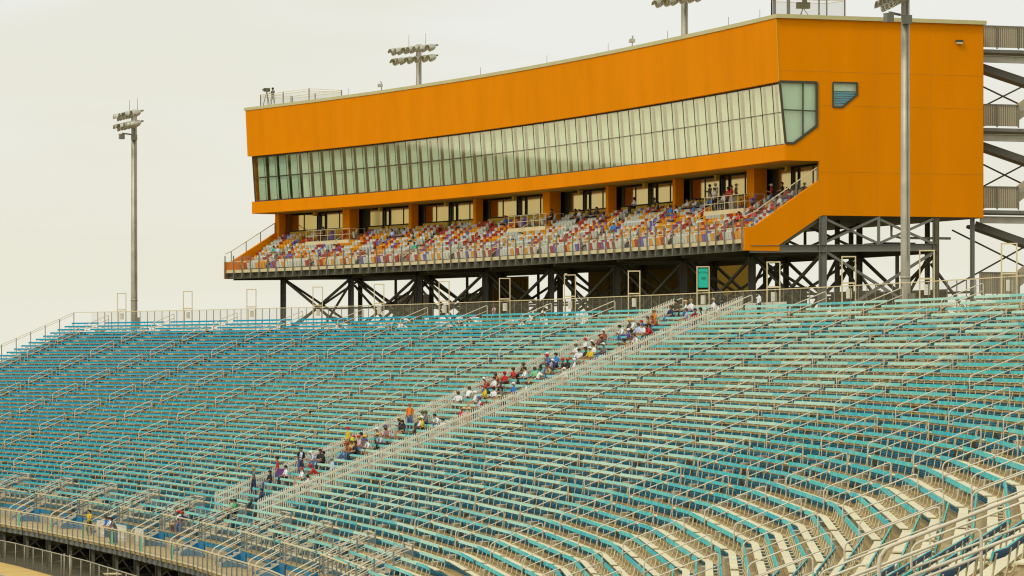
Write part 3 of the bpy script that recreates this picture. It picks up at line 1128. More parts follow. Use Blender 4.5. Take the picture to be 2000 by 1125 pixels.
# stepped seating deck
NR = 7
def rz(r): return 7.75 + .5 * r
def rd_(r): return 8.72 + .8 * r
sd = MB()
for r in range(NR):
    d0 = rd_(r); d1 = d0 + .8 if r < NR - 1 else DG + .3
    bsweep(sd, [(d0, rz(r)), (d0, rz(r) - .5), (d1, rz(r) - .5), (d1, rz(r))], us=USI)
part(sd, 'seating_steps', mat('dark_concrete', (0.24, 0.21, 0.15), .8, 0, .1, .6), bld)
mb = MB(); bsweep(mb, [(7.62, 7.80), (7.62, 7.52), (8.74, 7.52), (8.74, 7.80)], us=USI); part(mb, 'balcony_slab', BEIGE, bld)
mb = MB(); bsweep(mb, [(7.9, 7.50), (7.9, 7.0), (8.1, 7.0), (8.1, 7.50)], us=USI); part(mb, 'edge_beam', STEELD, bld)
mb = MB(); bsweep(mb, [(8.1, 7.2), (10.2, 7.2), (13.4, 9.2), (13.4, 9.38), (8.1, 7.4)], us=USI); part(mb, 'raked_underside', STEELD, bld)
# front guard with posts, rail and infill
gr = thing('balcony_guard', 'grey post guard rail along the front of the suite seats', 'railing')
mb = MB()
for a, b in zip(US[:-1], US[1:]):
    mb.bar(B(a, 7.60, 8.56), B(b, 7.60, 8.56), .05, .06)
part(mb, 'guard_rail', BEIGE, gr)
nP = 62
for j in range(nP + 1):
    u = UA + .3 + (UB - UA - .6) * j / nP
    q = MB(); q.bar(B(u, 7.50, 7.02), B(u, 7.50, 9.12), .10, .10)
    q.hexa([B(u - .045, 7.55, 7.0), B(u + .045, 7.55, 7.0), B(u + .045, 8.5, 7.25), B(u - .045, 8.5, 7.25)],
           [B(u - .045, 7.55, 7.5), B(u + .045, 7.55, 7.5), B(u + .045, 8.5, 7.5), B(u - .045, 8.5, 7.5)])
    part(q, 'guard_post', STEEL, gr)
mb = MB()
for a, b in zip(US[:-1], US[1:]):
    mb.add([B(a, 7.62, 7.8), B(b, 7.62, 7.8), B(b, 7.62, 9.05), B(a, 7.62, 9.05)], [(0, 1, 2, 3)])
part(mb, 'clear_panel', CLEAR, gr)
# raking rails on both end walls
for u, nm in ((UA + .15, 'pale raking handrail on the right orange end wall of the suites'), (UB - .15, 'pale raking handrail on the left orange end wall of the suites')):
    r_ = thing('raking_handrail', nm, 'handrail')
    zt0, zt1 = (11.75, 8.62) if u < 100 else (11.35, 8.62)
    mb = MB()
    mb.bar(B(u, 12.95, zt0 + .95), B(u, 8.25, zt1 + .95), .05, .06)
    mb.bar(B(u, 8.25, zt1 + .95), B(u, 7.6, 9.3), .05, .06)
    part(mb, 'rail', BEIGE, r_)
    for f in (0, .33, .66, 1):
        d = 12.95 + (8.25 - 12.95) * f; z = zt0 + (zt1 - zt0) * f
        q = MB(); q.bar(B(u, d, z - .3), B(u, d, z + .95), .08, .08); part(q, 'post', STEEL, r_)
    q = MB(); q.add([B(u + .03, 12.95, zt0), B(u + .03, 8.25, zt1), B(u + .03, 8.25, zt1 + .92), B(u + .03, 12.95, zt0 + .92)], [(0, 1, 2, 3)]); part(q, 'clear_panel', CLEAR, r_)

# supporting steelwork
COLU = [56.3 + 12.1 * j for j in range(9)]
for u in COLU:
    for d, w_, zt_ in ((13.34, .52, 9.4), (21.8, .42, 9.4)):
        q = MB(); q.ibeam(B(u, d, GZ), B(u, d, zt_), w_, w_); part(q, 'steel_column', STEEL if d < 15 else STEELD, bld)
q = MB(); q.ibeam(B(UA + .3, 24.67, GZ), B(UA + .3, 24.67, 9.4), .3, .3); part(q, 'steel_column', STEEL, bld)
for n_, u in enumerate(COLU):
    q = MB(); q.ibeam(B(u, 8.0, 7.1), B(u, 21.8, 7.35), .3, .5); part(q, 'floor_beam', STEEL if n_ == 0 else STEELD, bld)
    q = MB()
    q.bar(B(u, 13.5, 7.6), B(u, 17.4, 9.3), .16, .16); q.bar(B(u, 13.5, 9.2), B(u, 17.4, 7.6), .16, .16)
    q.bar(B(u, 17.6, 7.6), B(u, 21.6, 9.3), .16, .16); q.bar(B(u, 17.6, 9.2), B(u, 21.6, 7.6), .16, .16)
    q.bar(B(u, 17.5, 7.5), B(u, 17.5, 9.4), .2, .2)
    q.bar(B(u, 13.5, 7.0), B(u, 21.6, 2.4), .18, .18); q.bar(B(u, 13.5, 2.2), B(u, 21.6, 7.0), .18, .18)
    part(q, 'cross_brace', STEEL if n_ == 0 else STEELD, bld)
for d in (13.34, 21.8):
    q = MB()
    for a, b in zip(COLU[:-1], COLU[1:]):
        q.ibeam(B(a, d, 7.15), B(b, d, 7.15), .3, .45)
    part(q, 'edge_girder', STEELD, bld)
    for a, b in zip(COLU[:-1], COLU[1:]):
        q = MB(); m_ = (a + b) / 2
        q.bar(B(a, d, 6.9), B(b, d, 1.6), .17, .2); q.bar(B(b, d + .2, 6.9), B(a, d + .2, 1.6), .17, .2)
        if d > 15: q.bar(B(m_, d, 1.6), B(m_, d, 7), .25, .25)
        part(q, 'cross_brace', STEELD, bld)
for d in (17.6, 24.6):
    for a, b in zip(COLU[:-1], COLU[1:]):
        q = MB(); m_ = (a + b) / 2 + .9
        q.ibeam(B(m_, d, GZ), B(m_, d, 9.4), .34, .34)
        q.bar(B(m_, d, 6.8), B(b, d, 2.4), .15, .17); q.bar(B(a, d + .3, 2.0), B(m_, d + .3, 6.4), .15, .17)
        q.bar(B(a, d, 4.3), B(b, d, 4.3), .12, .16)
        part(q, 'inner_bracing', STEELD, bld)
# utility core, screens and fittings under the building
q = MB()
c0, c1 = B(121.0, 25.6, 0), B(100.2, 25.6, 0)
bs_us = [100.2 + 20.8 * j / 6 for j in range(7)]
q.strip([[Q(u, 26.2, GZ), Q(u, 26.2, 9.0), Q(u, 30, 9.0), Q(u, 30, GZ)] for u in bs_us])
part(q, 'ochre_core', OLIVE, bld)
def ribbed(ua, ub, d, z0, z1, name='ribbed_screen', root=None, m=PANELC):
    q = MB()
    n_ = max(2, int(abs(ub - ua) / .28))
    for j in range(n_):
        a = ua + (ub - ua) * j / n_
        b = ua + (ub - ua) * (j + .72) / n_
        q.strip([[Q(u, d, z0), Q(u, d, z1), Q(u, d + .05, z1), Q(u, d + .05, z0)] for u in (a, b)])
    q.strip([[Q(u, d + .06, z0), Q(u, d + .06, z1), Q(u, d + .10, z1), Q(u, d + .10, z0)] for u in (ua, ub)])
    return part(q, name, m, root or bld)
ribbed(151, 145.6, 25.2, 3.4, 5.6)
ribbed(140.4, 136.4, 25.2, 3.4, 5.6)
ribbed(136.6, 130.6, 26.0, 3.2, 7.0, m=OLIVE)
ribbed(92, 84, 25.5, 2.8, 5.2)
ribbed(80, 62, 25.5, 2.6, 4.6)
q = MB(); q.box(B(66, 23, 7.6), 2.4, 3.5, .7, QH(66)); part(q, 'purple_duct_cover', mat('purple_cover', (0.045, 0.03, 0.16), .6, 0, .1, 1), bld)
q = MB(); q.tube([B(58.5, 19.5, 8.9), B(58.5, 19.5, 8.2), B(58.5, 20.2, 8.05), B(58.5, 24, 8.05)], .09, 8); part(q, 'drain_pipe', GALV, bld)
q = MB()
for j in range(8):
    a = COLU[j]
    q.bar(B(a + 1, 17.5, 2.1), B(a + 11, 17.5, 3.0 + (j % 3) * .5), .3, .3)
part(q, 'service_pipes', STEELD, bld)

# ------------------------------------------------------------------ stair tower at the right rear of the building
st = thing('stair_tower', 'grey steel zigzag stair tower with ribbed guard panels beside the orange end wall', 'stair tower')
S_U0, S_U1 = 57.2, 60.0
def SP(d, z, u=S_U0): return B(u, d, z)
for n_, z in enumerate((21.2, 15.75, 10.05, 4.1)):
    q = MB(); q.bar(SP(25.6, z - .16, 58.6), SP(33.0, z - .16, 58.6), 2.9, .22); part(q, 'landing', STEEL, st)
    q = MB(); q.ibeam(SP(25.6, z - .72), SP(34.0, z - .72), .3, .48); part(q, 'landing_beam', GALV, st)
    q = MB()
    d0, d1 = 25.6, (34.0 if n_ == 0 else 28.6)
    m_ = int((d1 - d0) / .16)
    for j in range(m_):
        a = d0 + (d1 - d0) * j / m_; b = a + (d1 - d0) / m_ * .66
        q.hexa([SP(a, z + .1), SP(b, z + .1), SP(b, z + .1, S_U0 + .05), SP(a, z + .1, S_U0 + .05)], [SP(a, z + 1.55), SP(b, z + 1.55), SP(b, z + 1.55, S_U0 + .05), SP(a, z + 1.55, S_U0 + .05)])
    q.hexa([SP(d0, z + .1, S_U0 + .06), SP(d1, z + .1, S_U0 + .06), SP(d1, z + .1, S_U0 + .1), SP(d0, z + .1, S_U0 + .1)], [SP(d0, z + 1.55, S_U0 + .06), SP(d1, z + 1.55, S_U0 + .06), SP(d1, z + 1.55, S_U0 + .1), SP(d0, z + 1.55, S_U0 + .1)])
    part(q, 'guard_panel', PANELC, st)
    q = MB()
    q.bar(SP(d0, z + 1.58, S_U0 - .03), SP(d1, z + 1.58, S_U0 - .03), .07, .06)
    for dd in (26.9, 28.55, 31):
        if dd < d1: q.bar(SP(dd, z, S_U0 - .05), SP(dd, z + 1.55, S_U0 - .05), .1, .1)
    part(q, 'guard_posts', STEEL, st)
    if n_ < 3:
        zb = (21.2, 15.75, 10.05, 4.1)[n_ + 1]
        zm = (z + zb) / 2
        # upper flight falls to the far right, lower flight returns
        q = MB(); q.bar(SP(26.0, z - 1.1, 59.4), SP(33.0, zm - .3, 59.4), 1.3, .22); part(q, 'stair_flight', STEEL, st)
        q = MB(); q.bar(SP(26.0, z - 1.0, 58.68), SP(33.0, zm - .2, 58.68), .06, .5); part(q, 'stringer', STEEL, st)
        q = MB(); q.bar(SP(28.2, zb + .75, 57.6), SP(33.5, zm + 1.6, 57.6), .08, 1.0); part(q, 'flight_guard', PANELC, st)
        q = MB(); q.bar(SP(25.8, zb + .1, 57.4), SP(33.5, zm + .35, 57.4), .08, .24); part(q, 'stringer', GALV, st)
        q = MB(); q.bar(SP(25.6, z - 1.3, 61.4), SP(33, zm - 1.6, 61.4), .1, .1); q.bar(SP(25.6, zb + .6, 61.5), SP(33, zm + 1.4, 61.5), .1, .1); part(q, 'brace_rods', STEELD, st)
        q = MB(); q.bar(SP(31.5, zm, 58.6), SP(34.5, zm, 58.6), 2.9, .25); part(q, 'half_landing', STEELD, st)
for d in (34.2,):
    for u in (57.2, 61.0):
        q = MB(); q.ibeam(B(u, d, GZ), B(u, d, 22.6), .3, .3); part(q, 'stair_post', STEEL, st)
q = MB(); q.bar(B(58, 25.6, 3.2), B(58, 34, 3.2), .3, .9); part(q, 'base_beam', STEELD, st)

PEOPLE = "0,48.3,s,darkolive,k,h:black;0,46.5,s,white,k,w:straw;0,45.5,s,white,b,h:sand;0,41.4,s,white,k,c:tan;0,39.8,s,black,k,c:black;2,33.9,t,white,k,h:black;2,42.2,s,lavender,t,h:bald;2,40.6,s,red,k,h:black;2,39.6,s,black,k,h:black;2,48.3,s,orange,t,w:tan;3,45.5,f,rust,b,h:brown;4,48.7,s,darkolive,k,c:yellow;4,48.0,s,white,t,h:white;5,44.8,s,paleblue,t,h:brown;5,43.9,s,white,t,c:blue;5,42.7,s,red,k,h:black;5,47.3,f,white,b,h:black;6,44.5,s,purple,t,c:white;6,42.8,f,gray,t,c:black;7,38.9,s,brown,k,h:brown;7,47.9,s,rust,k,h:black;7,47.0,f,gray,t,c:orange;9,39.7,s,tan,k,c:olive;8,48.6,s,white,t,c:red;9,44.7,s,white,b,h:black;10,43.0,s,yellow,t,c:white;10,43.9,s,black,t,h:black;9,48.2,s,white,t,c:olive;10,45.3,s,white,b,c:black;11,48.2,f,blue,b,c:red;11,47.7,s,blue,k,h:black;12,46.2,s,lavender,b,c:tan;12,43.9,s,black,t,c:red;12,42.9,s,black,t,c:orange;12,41.5,s,white,t,c:white;14,38.8,s,white,t,c:white;13,50.1,s,olive,k,w:olive;14,47.0,s,white,k,h:black;14,44.9,s,palegreen,t,h:brown;14,44.5,r,white,t,c:green;15,48.9,s,red,k,c:red;16,47.4,s,pink,t,h:sand;16,48.7,s,white,k,h:black;18,45.6,s,yellow,t,c:red;18,43.7,s,white,t,h:black;17,41.9,s,blue,t,c:white;18,38.3,s,white,t,c:green;17,39.3,s,white,k,h:brown;18,50.9,r,white,t,h:brown;19,49.1,s,white,t,h:brown;19,45.2,s,white,t,c:white;20,41.6,s,paleblue,k,c:blue;22,39.7,s,pink,t,w:straw;22,38.6,s,orange,t,w:straw;23,42.4,f,white,b,h:black;24,39.1,s,white,t,h:black;23,48.8,t,orange,b,h:gray;23,46.6,s,darkolive,k,c:olive;23,45.8,s,gray,b,c:green;24,44.4,s,white,t,c:yellow;24,43.9,s,yellow,k,c:white;25,45.8,s,black,t,h:black;26,47.0,s,white,t,c:purple;26,46.1,f,pink,t,w:olive;27,48.6,f,gray,k,c:black;28,49.9,t,yellow,o,c:red;28,47.8,s,pink,t,c:red;28,46.3,s,gray,b,w:yellow;28,44.6,f,white,t,c:blue;29,45.7,s,black,k,h:black;29,47.4,r,tan,b,h:brown;31,48.7,s,black,b,h:black;31,47.8,s,black,k,h:black;33,37.1,t,paleblue,t,h:gray;36,50.5,t,gray,n,c:tan;34,50.8,t,red,b,h:black;32,53.6,t,paleblue,n,c:tan;32,50.6,t,black,b,h:black;34,48.4,s,white,k,h:black;34,44.0,s,white,t,c:red;35,39.3,s,white,k,h:black;38,42.5,r,navy,k,h:black;40,43.3,s,palegreen,o,h:brown;40,42.2,s,green,k,h:black;43,47.0,s,navy,b,c:red;43,48.0,s,white,t,c:red"
SUITE_PEOPLE = "6,75.7,t,gray,w,h:black;6,74.7,t,white,n,c:white;6,72.3,t,white,k,h:black;5,70.5,s,white,k,h:black;5,69.9,t,red,k,h:black;6,69.3,t,red,w,h:black;5,64.5,t,red,b,c:white;6,63.0,s,black,k,h:black;5,61.7,s,red,b,h:black;5,60.9,s,white,b,h:black;3,64.2,s,red,b,h:black;2,62.4,s,red,b,h:brown;2,61.9,s,red,b,h:brown;2,65.0,r,red,k,h:black;5,59.1,s,black,k,h:black;6,89.3,s,white,k,h:black;4,79.5,s,paleblue,b,h:brown;4,80.6,s,blue,b,h:black;5,79.3,s,white,k,h:black;5,78.3,s,brown,k,h:black;5,77.8,s,white,k,h:black;5,77.1,s,olive,k,h:black;2,87.4,s,blue,o,c:white;5,97.0,s,black,k,h:black;5,95.8,s,black,k,h:black;4,131.8,s,paleblue,k,h:black;4,130.5,s,olive,k,h:black;4,129.6,s,lavender,k,h:black;3,126.5,s,black,k,h:black;2,121.5,s,red,w,h:black;1,124.3,s,paleblue,t,h:black;1,123.2,s,green,t,h:black;5,120.9,s,white,k,h:black;2,150.4,s,green,t,h:brown;2,149.7,s,paleblue,t,h:brown;5,143.9,s,black,k,h:black;5,102.1,s,black,k,h:black;5,99.0,s,white,b,h:black;5,99.7,s,black,k,h:black"

# ------------------------------------------------------------------ suite chairs
CH_COLS = {'white': mat('chair_white', (0.60, 0.63, 0.54), .4, 0, .03, 2, spec=0.15), 'orange': mat('chair_orange', (0.74, 0.31, 0.0), .4, 0, .04, 2, spec=0.15),
           'red': mat('chair_red', (0.44, 0.04, 0.008), .4, 0, .05, 2, spec=0.15), 'purple': mat('chair_purple', (0.17, 0.12, 0.40), .4, 0, .05, 2, spec=0.15)}
def chair_shapes():
    back = MB()
    rows = []
    for z, x, w_ in ((.40, .05, .42), (.55, .09, .47), (.72, .12, .48), (.88, .17, .47), (.93, .195, .42)):
        rows.append([Vector((x - .02, -w_ / 2, z)), Vector((x + .03, 0, z)), Vector((x - .02, w_ / 2, z)), Vector((x + .01, w_ / 2, z)), Vector((x + .065, 0, z)), Vector((x + .01, -w_ / 2, z))])
    back.strip(rows)
    back.bar((.185, -.21, .935), (.185, .21, .935), .07, .05)
    seat = MB()
    seat.hexa([(-.10, -.22, .20), (-.03, -.22, .19), (-.03, .22, .19), (-.10, .22, .20)], [(-.19, -.24, .72), (-.03, -.22, .74), (-.03, .22, .74), (-.19, .24, .72)])
    seat.bar((-.13, -.215, .71), (-.13, .215, .71), .10, .05)
    foot = MB()
    foot.box((.03, 0, .2), .08, .06, .4); foot.box((.02, 0, .015), .22, .16, .03); foot.bar((.03, -.22, .42), (.03, .22, .42), .05, .06)
    return back, seat, foot
cb_, cs_, cf_ = chair_shapes()
CHM = {c: (cb_.mesh('chair_back_' + c, m), cs_.mesh('chair_seat_' + c, m)) for c, m in CH_COLS.items()}
CHF = cf_.mesh('chair_foot', STEEL)
S_AISLES = [148.7, 140.6, 132.2, 123.8, 114.6, 106.4, 98.0, 89.6, 81.4, 73.4, 64.6]
PLATS = [(138.4, 146.2), (102.2, 109.2), (65.9, 73.0)]
rng = random.Random(11)
chairs = []
for r in range(6):
    u = UA + .75
    n_ = 0
    while u < UB - .6:
        n_ += 1
        skip = any(abs(u - a) < .62 for a in S_AISLES) or (r >= 4 and any(a - .2 < u < b + .2 for a, b in PLATS)) or (r == 0 and False)
        if not skip:
            c = rng.choices(['white', 'orange', 'red', 'purple'], [.50, .23, .22, .05])[0]
            chairs.append((u, r, c, n_))
        u += .535
chairs.sort(key=lambda c: c[0])
farc = MB()
fmats = list(CH_COLS.values()) + [STEEL]
RN = ['front', 'second', 'third', 'fourth', 'fifth', 'back']
for q, (u, r, c, n_) in enumerate(chairs):
    pos = B(u, rd_(r) + .46, rz(r))
    h = QH(u)
    if q < 300:
        t = thing('stadium_chair', f"{c} folding chair in {RN[r]} suite row, {ordn(n_)} from orange end wall", 'chair', 'coloured folding chairs of the suites')
        t.location = pos; t.rotation_euler = (0, 0, h)
        link('backrest', CHM[c][0], t); link('seat', CHM[c][1], t); link('pedestal', CHF, t)
    else:
        mi = list(CH_COLS).index(c)
        ca, sa = math.cos(h), math.sin(h)
        for src, m_ in ((cb_, mi), (cs_, mi), (cf_, 4)):
            farc.add([(pos.x + x * ca - y * sa, pos.y + x * sa + y * ca, pos.z + z) for x, y, z in src.v], src.f, m_)
o = build(farc, 'stadium_chairs', fmats)
tag(o, 'hundreds more white, orange, red and purple folding chairs in the suite rows', 'chairs', kind='stuff')

# suite aisle rails and viewing platforms
def pipe_loop(pts, r=.028):
    mb = MB(); mb.tube(pts, r, 7); return mb
for n_, u in enumerate(S_AISLES):
    for m_, (ra, rb) in enumerate(((0, 2), (3, 5))):
        za, zb = rz(ra), rz(rb)
        da, db = rd_(ra) + .1, rd_(rb) + .4
        mb = pipe_loop([B(u, da, za), B(u, da, za + .78), B(u, da + .12, za + .92), B(u, db - .05, zb + .95), B(u, db, zb + .88), B(u, db, zb)])
        mb.tube([B(u, da, za + .45), B(u, db, zb + .48)], .024, 6)
        o = build(mb, 'suite_handrail', BEIGE)
        tag(o, f"pale looped handrail {'low' if m_ == 0 else 'high'} on {ordn(n_ + 1)} suite aisle from the left", 'handrail', 'looped handrails on the suite aisles')
for n_, (ua, ub) in enumerate(PLATS):
    t = thing('viewing_platform', 'railed viewing platform jutting over the suite seats, ' + ('leftmost of three', 'middle of three', 'rightmost with standing people')[2 - n_ if False else n_], 'platform', 'viewing platforms among the suite seats')
    zp = 10.3
    us_p = [ua + (ub - ua) * j / 6 for j in range(7)]
    mb = MB(); mb.strip([[B(u, 11.6, zp), B(u, 11.6, zp - .34), B(u, 13.9, zp - .34), B(u, 13.9, zp)] for u in us_p]); part(mb, 'slab', BEIGE, t)
    mb = MB()
    for h_ in (.5, 1.0):
        for a, b in zip(us_p[:-1], us_p[1:]): mb.bar(B(a, 11.68, zp + h_), B(b, 11.68, zp + h_), .04, .04)
        for u in (ua, ub): mb.bar(B(u, 11.68, zp + h_), B(u, 13.3, zp + h_), .04, .04)
    for u in us_p[::1]: mb.bar(B(u, 11.68, zp), B(u, 11.68, zp + 1.0), .04, .04)
    for u in (ua, ub): mb.bar(B(u, 13.2, zp), B(u, 13.2, zp + 1.0), .04, .04)
    part(mb, 'railing', BEIGE, t)
    mb = MB()
    for u in us_p: mb.bar(B(u, 11.9, zp - .34), B(u, 11.9, zp - .9), .06, .06)
    part(mb, 'struts', STEEL, t)
    for j in range(4):
        u = ua + .8 + (ub - ua - 1.2) * j / 3.2
        c = rng.choice(['white', 'white', 'purple', 'red'])
        tt = thing('stadium_chair', f"{c} chair standing on {('left', 'middle', 'right')[n_]} viewing platform, {ordn(j + 1)} from its right end", 'chair', 'chairs on the viewing platforms')
        tt.location = B(u, 12.7, zp); tt.rotation_euler = (0, 0, QH(u) + rng.uniform(-.5, .5))
        link('backrest', CHM[c][0], tt); link('seat', CHM[c][1], tt); link('pedestal', CHF, tt)

# ------------------------------------------------------------------ light poles
def lamp_head_mesh():
    mb = MB()
    rows = []
    for x, r_ in ((.0, .10), (-.12, .26), (-.42, .36), (-.62, .38)):
        rows.append([Vector((x, r_ * math.cos(a), -.35 * -x * .9 + r_ * math.sin(a) * .95)) for a in [2 * math.pi * q / 12 for q in range(12)]])
    mb.strip(rows)
    # visor
    vr = []
    for x, r_ in ((-.55, .385), (-.98, .42)):
        vr.append([Vector((x, r_ * math.cos(a), .35 * x * .9 + r_ * math.sin(a))) for a in [math.pi * q / 8 for q in range(9)]] +
                  [Vector((x, (r_ - .02) * math.cos(a), .35 * x * .9 + (r_ - .02) * math.sin(a))) for a in [math.pi * q / 8 for q in range(8, -1, -1)]])
    mb.strip(vr)
    return mb.mesh('lamp_head', LAMPM)
LH = lamp_head_mesh()
def lens_mesh():
    mb = MB(); mb.ball((-.60, 0, -.20), .05, .34, .33, 10, 6); return mb.mesh('lamp_glass', mat('lamp_glass', (0.30, 0.24, 0.15), .2, .3, .05, 2))
LG = lens_mesh()
def light_pole(pos, ztop, label, face, dia=.56, low=None, extra=True):
    t = thing('light_pole', label, 'light pole', 'tall floodlight poles round the grandstand')
    zb = low if low is not None else GZ
    h = ztop - zb
    t.location = (pos[0], pos[1], zb)
    mb = MB(); mb.tube([(0, 0, 0), (0, 0, h * .5), (0, 0, h)], [dia / 2 * 1.06, dia / 2, dia / 2 * .86], 16); o = build(mb, 'pole', GALV, t)
    mb = MB()
    mb.bar((dia * .18, -dia * .45, h * .55), (dia * .18, -dia * .45, h - 1.5), .10, .06)
    build(mb, 'conduit', STEEL, t)
    mb = MB(); mb.tube([(0, 0, h * .52), (0, 0, h * .52 + .14)], dia / 2 * 1.07, 16); build(mb, 'joint_band', GALV, t)
    for lev, (z, n_) in enumerate(((h - .25, 7), (h - 1.22, 6))):
        mb = MB(); mb.bar((0, -3.0, z), (0, 3.0, z), .12, .14); mb.box((0, 0, z), .7, .5, .3)
        o = build(mb, 'crossarm', STEEL, t); o.rotation_euler = (0, 0, face)
        for q in range(n_):
            hd = link('lamp_head', LH, t)
            y = -2.9 + 5.8 * q / (n_ - 1) + (.0 if lev else .15)
            hd.location = (-.15 * math.cos(face) - y * math.sin(face), -.15 * math.sin(face) + y * math.cos(face), z - .12)
            hd.rotation_euler = (0, 0, face + rng.uniform(-.35, .35))
            link('lamp_glass', LG, hd)
    if extra:
        mb = MB(); mb.bar((-.3, 0, h - 2.3), (-1.0, -.9, h - 2.25), .12, .12); mb.box((-1.05, -1.0, h - 2.55), .45, .4, .5, .5); mb.box((.05, -dia * .62, h - 2.6), .55, .35, .5)
        o = build(mb, 'small_floodlights', STEEL, t)
    mb = MB()
    for y in (-1.1, 1.6): mb.tube([(-y * math.sin(face), y * math.cos(face), h - .2), (-y * math.sin(face), y * math.cos(face), h + 1.0)], .02, 5)
    build(mb, 'lightning_rods', STEEL, t)
    mb = MB(); mb.box((.35, -.2, -zb + zt(0) + .75), .35, .4, 1.2); build(mb, 'junction_box', STEEL, t)
    return t
pl = P(161.3, 3.0); light_pole((pl.x, pl.y), 22.9, 'tall grey floodlight pole at the far left end of the grandstand', math.radians(22), .62)
pr = P(18.1, 3.0); light_pole((pr.x, pr.y), 21.5, 'tall grey floodlight pole in front of the orange end wall', math.radians(5), .55)
pm_ = Q(150.2, 27.2); light_pole((pm_.x, pm_.y), 29.4, 'grey floodlight pole rising behind the left half of the building roof', math.radians(38), .60, extra=False)
pn = Q(106.9, 27.2); light_pole((pn.x, pn.y), 30.9, 'grey floodlight pole rising behind the right half of the building roof', math.radians(32), .66, extra=False)

# ------------------------------------------------------------------ roof fittings
def roof_rail(name, pts, zr, hgt, label, nosp=()):
    t = thing('roof_railing', label, 'railing', 'railed camera platforms on the roof')
    mb = MB()
    for h_ in (hgt, hgt * .86):
        for a, b in zip(pts[:-1], pts[1:]): mb.bar(Vector(a) + Vector((0, 0, zr + h_)), Vector(b) + Vector((0, 0, zr + h_)), .035, .035)
    part(mb, 'rails', BEIGE, t)
    for p in pts:
        q = MB(); q.bar(Vector(p) + Vector((0, 0, zr)), Vector(p) + Vector((0, 0, zr + hgt + .03)), .10, .10); part(q, 'post', STEEL, t)
    q = MB()
    for a, b in zip(pts[:-1], pts[1:]):
        a, b = Vector(a), Vector(b)
        q.add([a + Vector((0, 0, zr)), b + Vector((0, 0, zr)), b + Vector((0, 0, zr + hgt * .85)), a + Vector((0, 0, zr + hgt * .85))], [(0, 1, 2, 3)])
    part(q, 'wire_mesh', WIRE, t)
    return t
ZRF = ZR + .25
def bp(u, d): p = B(u, d, 0); return (p.x, p.y, 0)
roof_rail('l', [bp(152.6, 14.0), bp(152.6, 10.6), bp(148.5, 10.6), bp(143.8, 10.6), bp(143.8, 14.0), bp(148.5, 14.0), bp(152.6, 14.0)], ZRF - .1, 1.25, 'railed camera platform at the left end of the roof')
roof_rail('r', [bp(58.9, 10.7), bp(57.6, 10.3), bp(56.9, 10.1), bp(56.6, 13.2), bp(56.8, 15.2), bp(58.9, 14.8), bp(58.9, 10.7)], ZRF - .1, 1.45, 'railed camera platform above the right corner of the roof')
mb = MB(); c = B(57.2, 11.2, ZRF); mb.bar(c, c + Vector((0, 0, 2.4)), .22, .22)
o = build(mb, 'roof_mast', STEEL); tag(o, 'stout grey mast in the railed platform at the roof corner', 'mast')
t = thing('broadcast_camera', 'covered dark broadcast camera inside the right roof railing', 'camera')
c = B(57.0, 12.2, ZRF); t.location = c
q = MB(); q.box((0, 0, .75), .9, .4, .42, .2); q.box((.1, 0, 1.05), .3, .22, .22, .2); build(q, 'camera_body', STEELD, t)
q = MB()
for a in (0, 2.1, 4.2): q.bar((0, 0, .6), (.4 * math.cos(a), .4 * math.sin(a), 0), .04, .04)
build(q, 'tripod', STEELD, t)
for n_, u in enumerate((130.1, 83.0)):
    t = thing('roof_floodlight', 'small bracketed floodlights on the roof edge, ' + ('left pair' if n_ == 0 else 'right pair'), 'floodlight', 'small floodlights on the roof edge')
    t.location = B(u, 10.3, ZRF)
    q = MB(); q.tube([(0, .9, 0), (0, .9, .75), (0, -.9, .80)], .035, 6); build(q, 'bracket', STEEL, t)
    for y in (-.7, -.1):
        q = MB(); q.box((-.05, y, .48), .35, .42, .24, .2); q.box((-.24, y, .46), .03, .36, .18, .2); build(q, 'lamp_box', LAMPM, t)
for n_, u in enumerate((60.5, 66, 77, 88, 99.5, 112, 124, 136.5, 147)):
    q = MB(); c = B(u, 10.5, ZRF); q.tube([c, c + Vector((0, 0, .75))], .018, 5)
    o = build(q, 'lightning_rod', STEEL); tag(o, 'thin lightning rod on the roof coping above the windows', 'rod', 'thin lightning rods along the roof')

# ------------------------------------------------------------------ lower walkway, stair openings, guard rails
wk = thing('walkway', 'tan lower walkway deck along the foot of the stand on a dark steel beam', 'walkway')
us_w = us_between(-20, U_L)
ZW, DW0, DW1 = -12.0, -36.5, -33.55
def PW(u, d, z=0.0):      # the walkway narrows gently towards the right
    return P(u, d + (-.35 + (86 - u) * .0145 if d < -36 else 0), z)
mb = MB(); along(mb, us_w, [(DW0, ZW), (DW0, ZW - .16), (DW1, ZW - .16), (DW1, ZW)], PF=PW); part(mb, 'walkway_deck', TREAD, wk)
mb = MB(); along(mb, us_w, [(DW0 + .1, ZW - .17), (DW0 + .1, ZW - .5), (DW0 + .3, ZW - .5), (DW0 + .3, ZW - .17)], PF=PW); part(mb, 'edge_beam', STEEL, wk)
mb = MB(); along(mb, us_w, [(DW1 + .02, ZW), (DW1 + .02, zt(43) - .06), (DW1 + .2, zt(43) - .06), (DW1 + .2, ZW)])
for i in VOM: pass
wallm = MB()
for a, b in spans(-20, U_L, VCUT):
    along(wallm, us_between(a, b), [(DW1 + .02, ZW - .2), (DW1 + .02, zt(43) - .06), (DW1 + .2, zt(43) - .06), (DW1 + .2, ZW - .2)])
part(wallm, 'foot_wall', mat('foot_wall_grey', (0.34, 0.31, 0.22), .8, 0, .1, .6), wk)
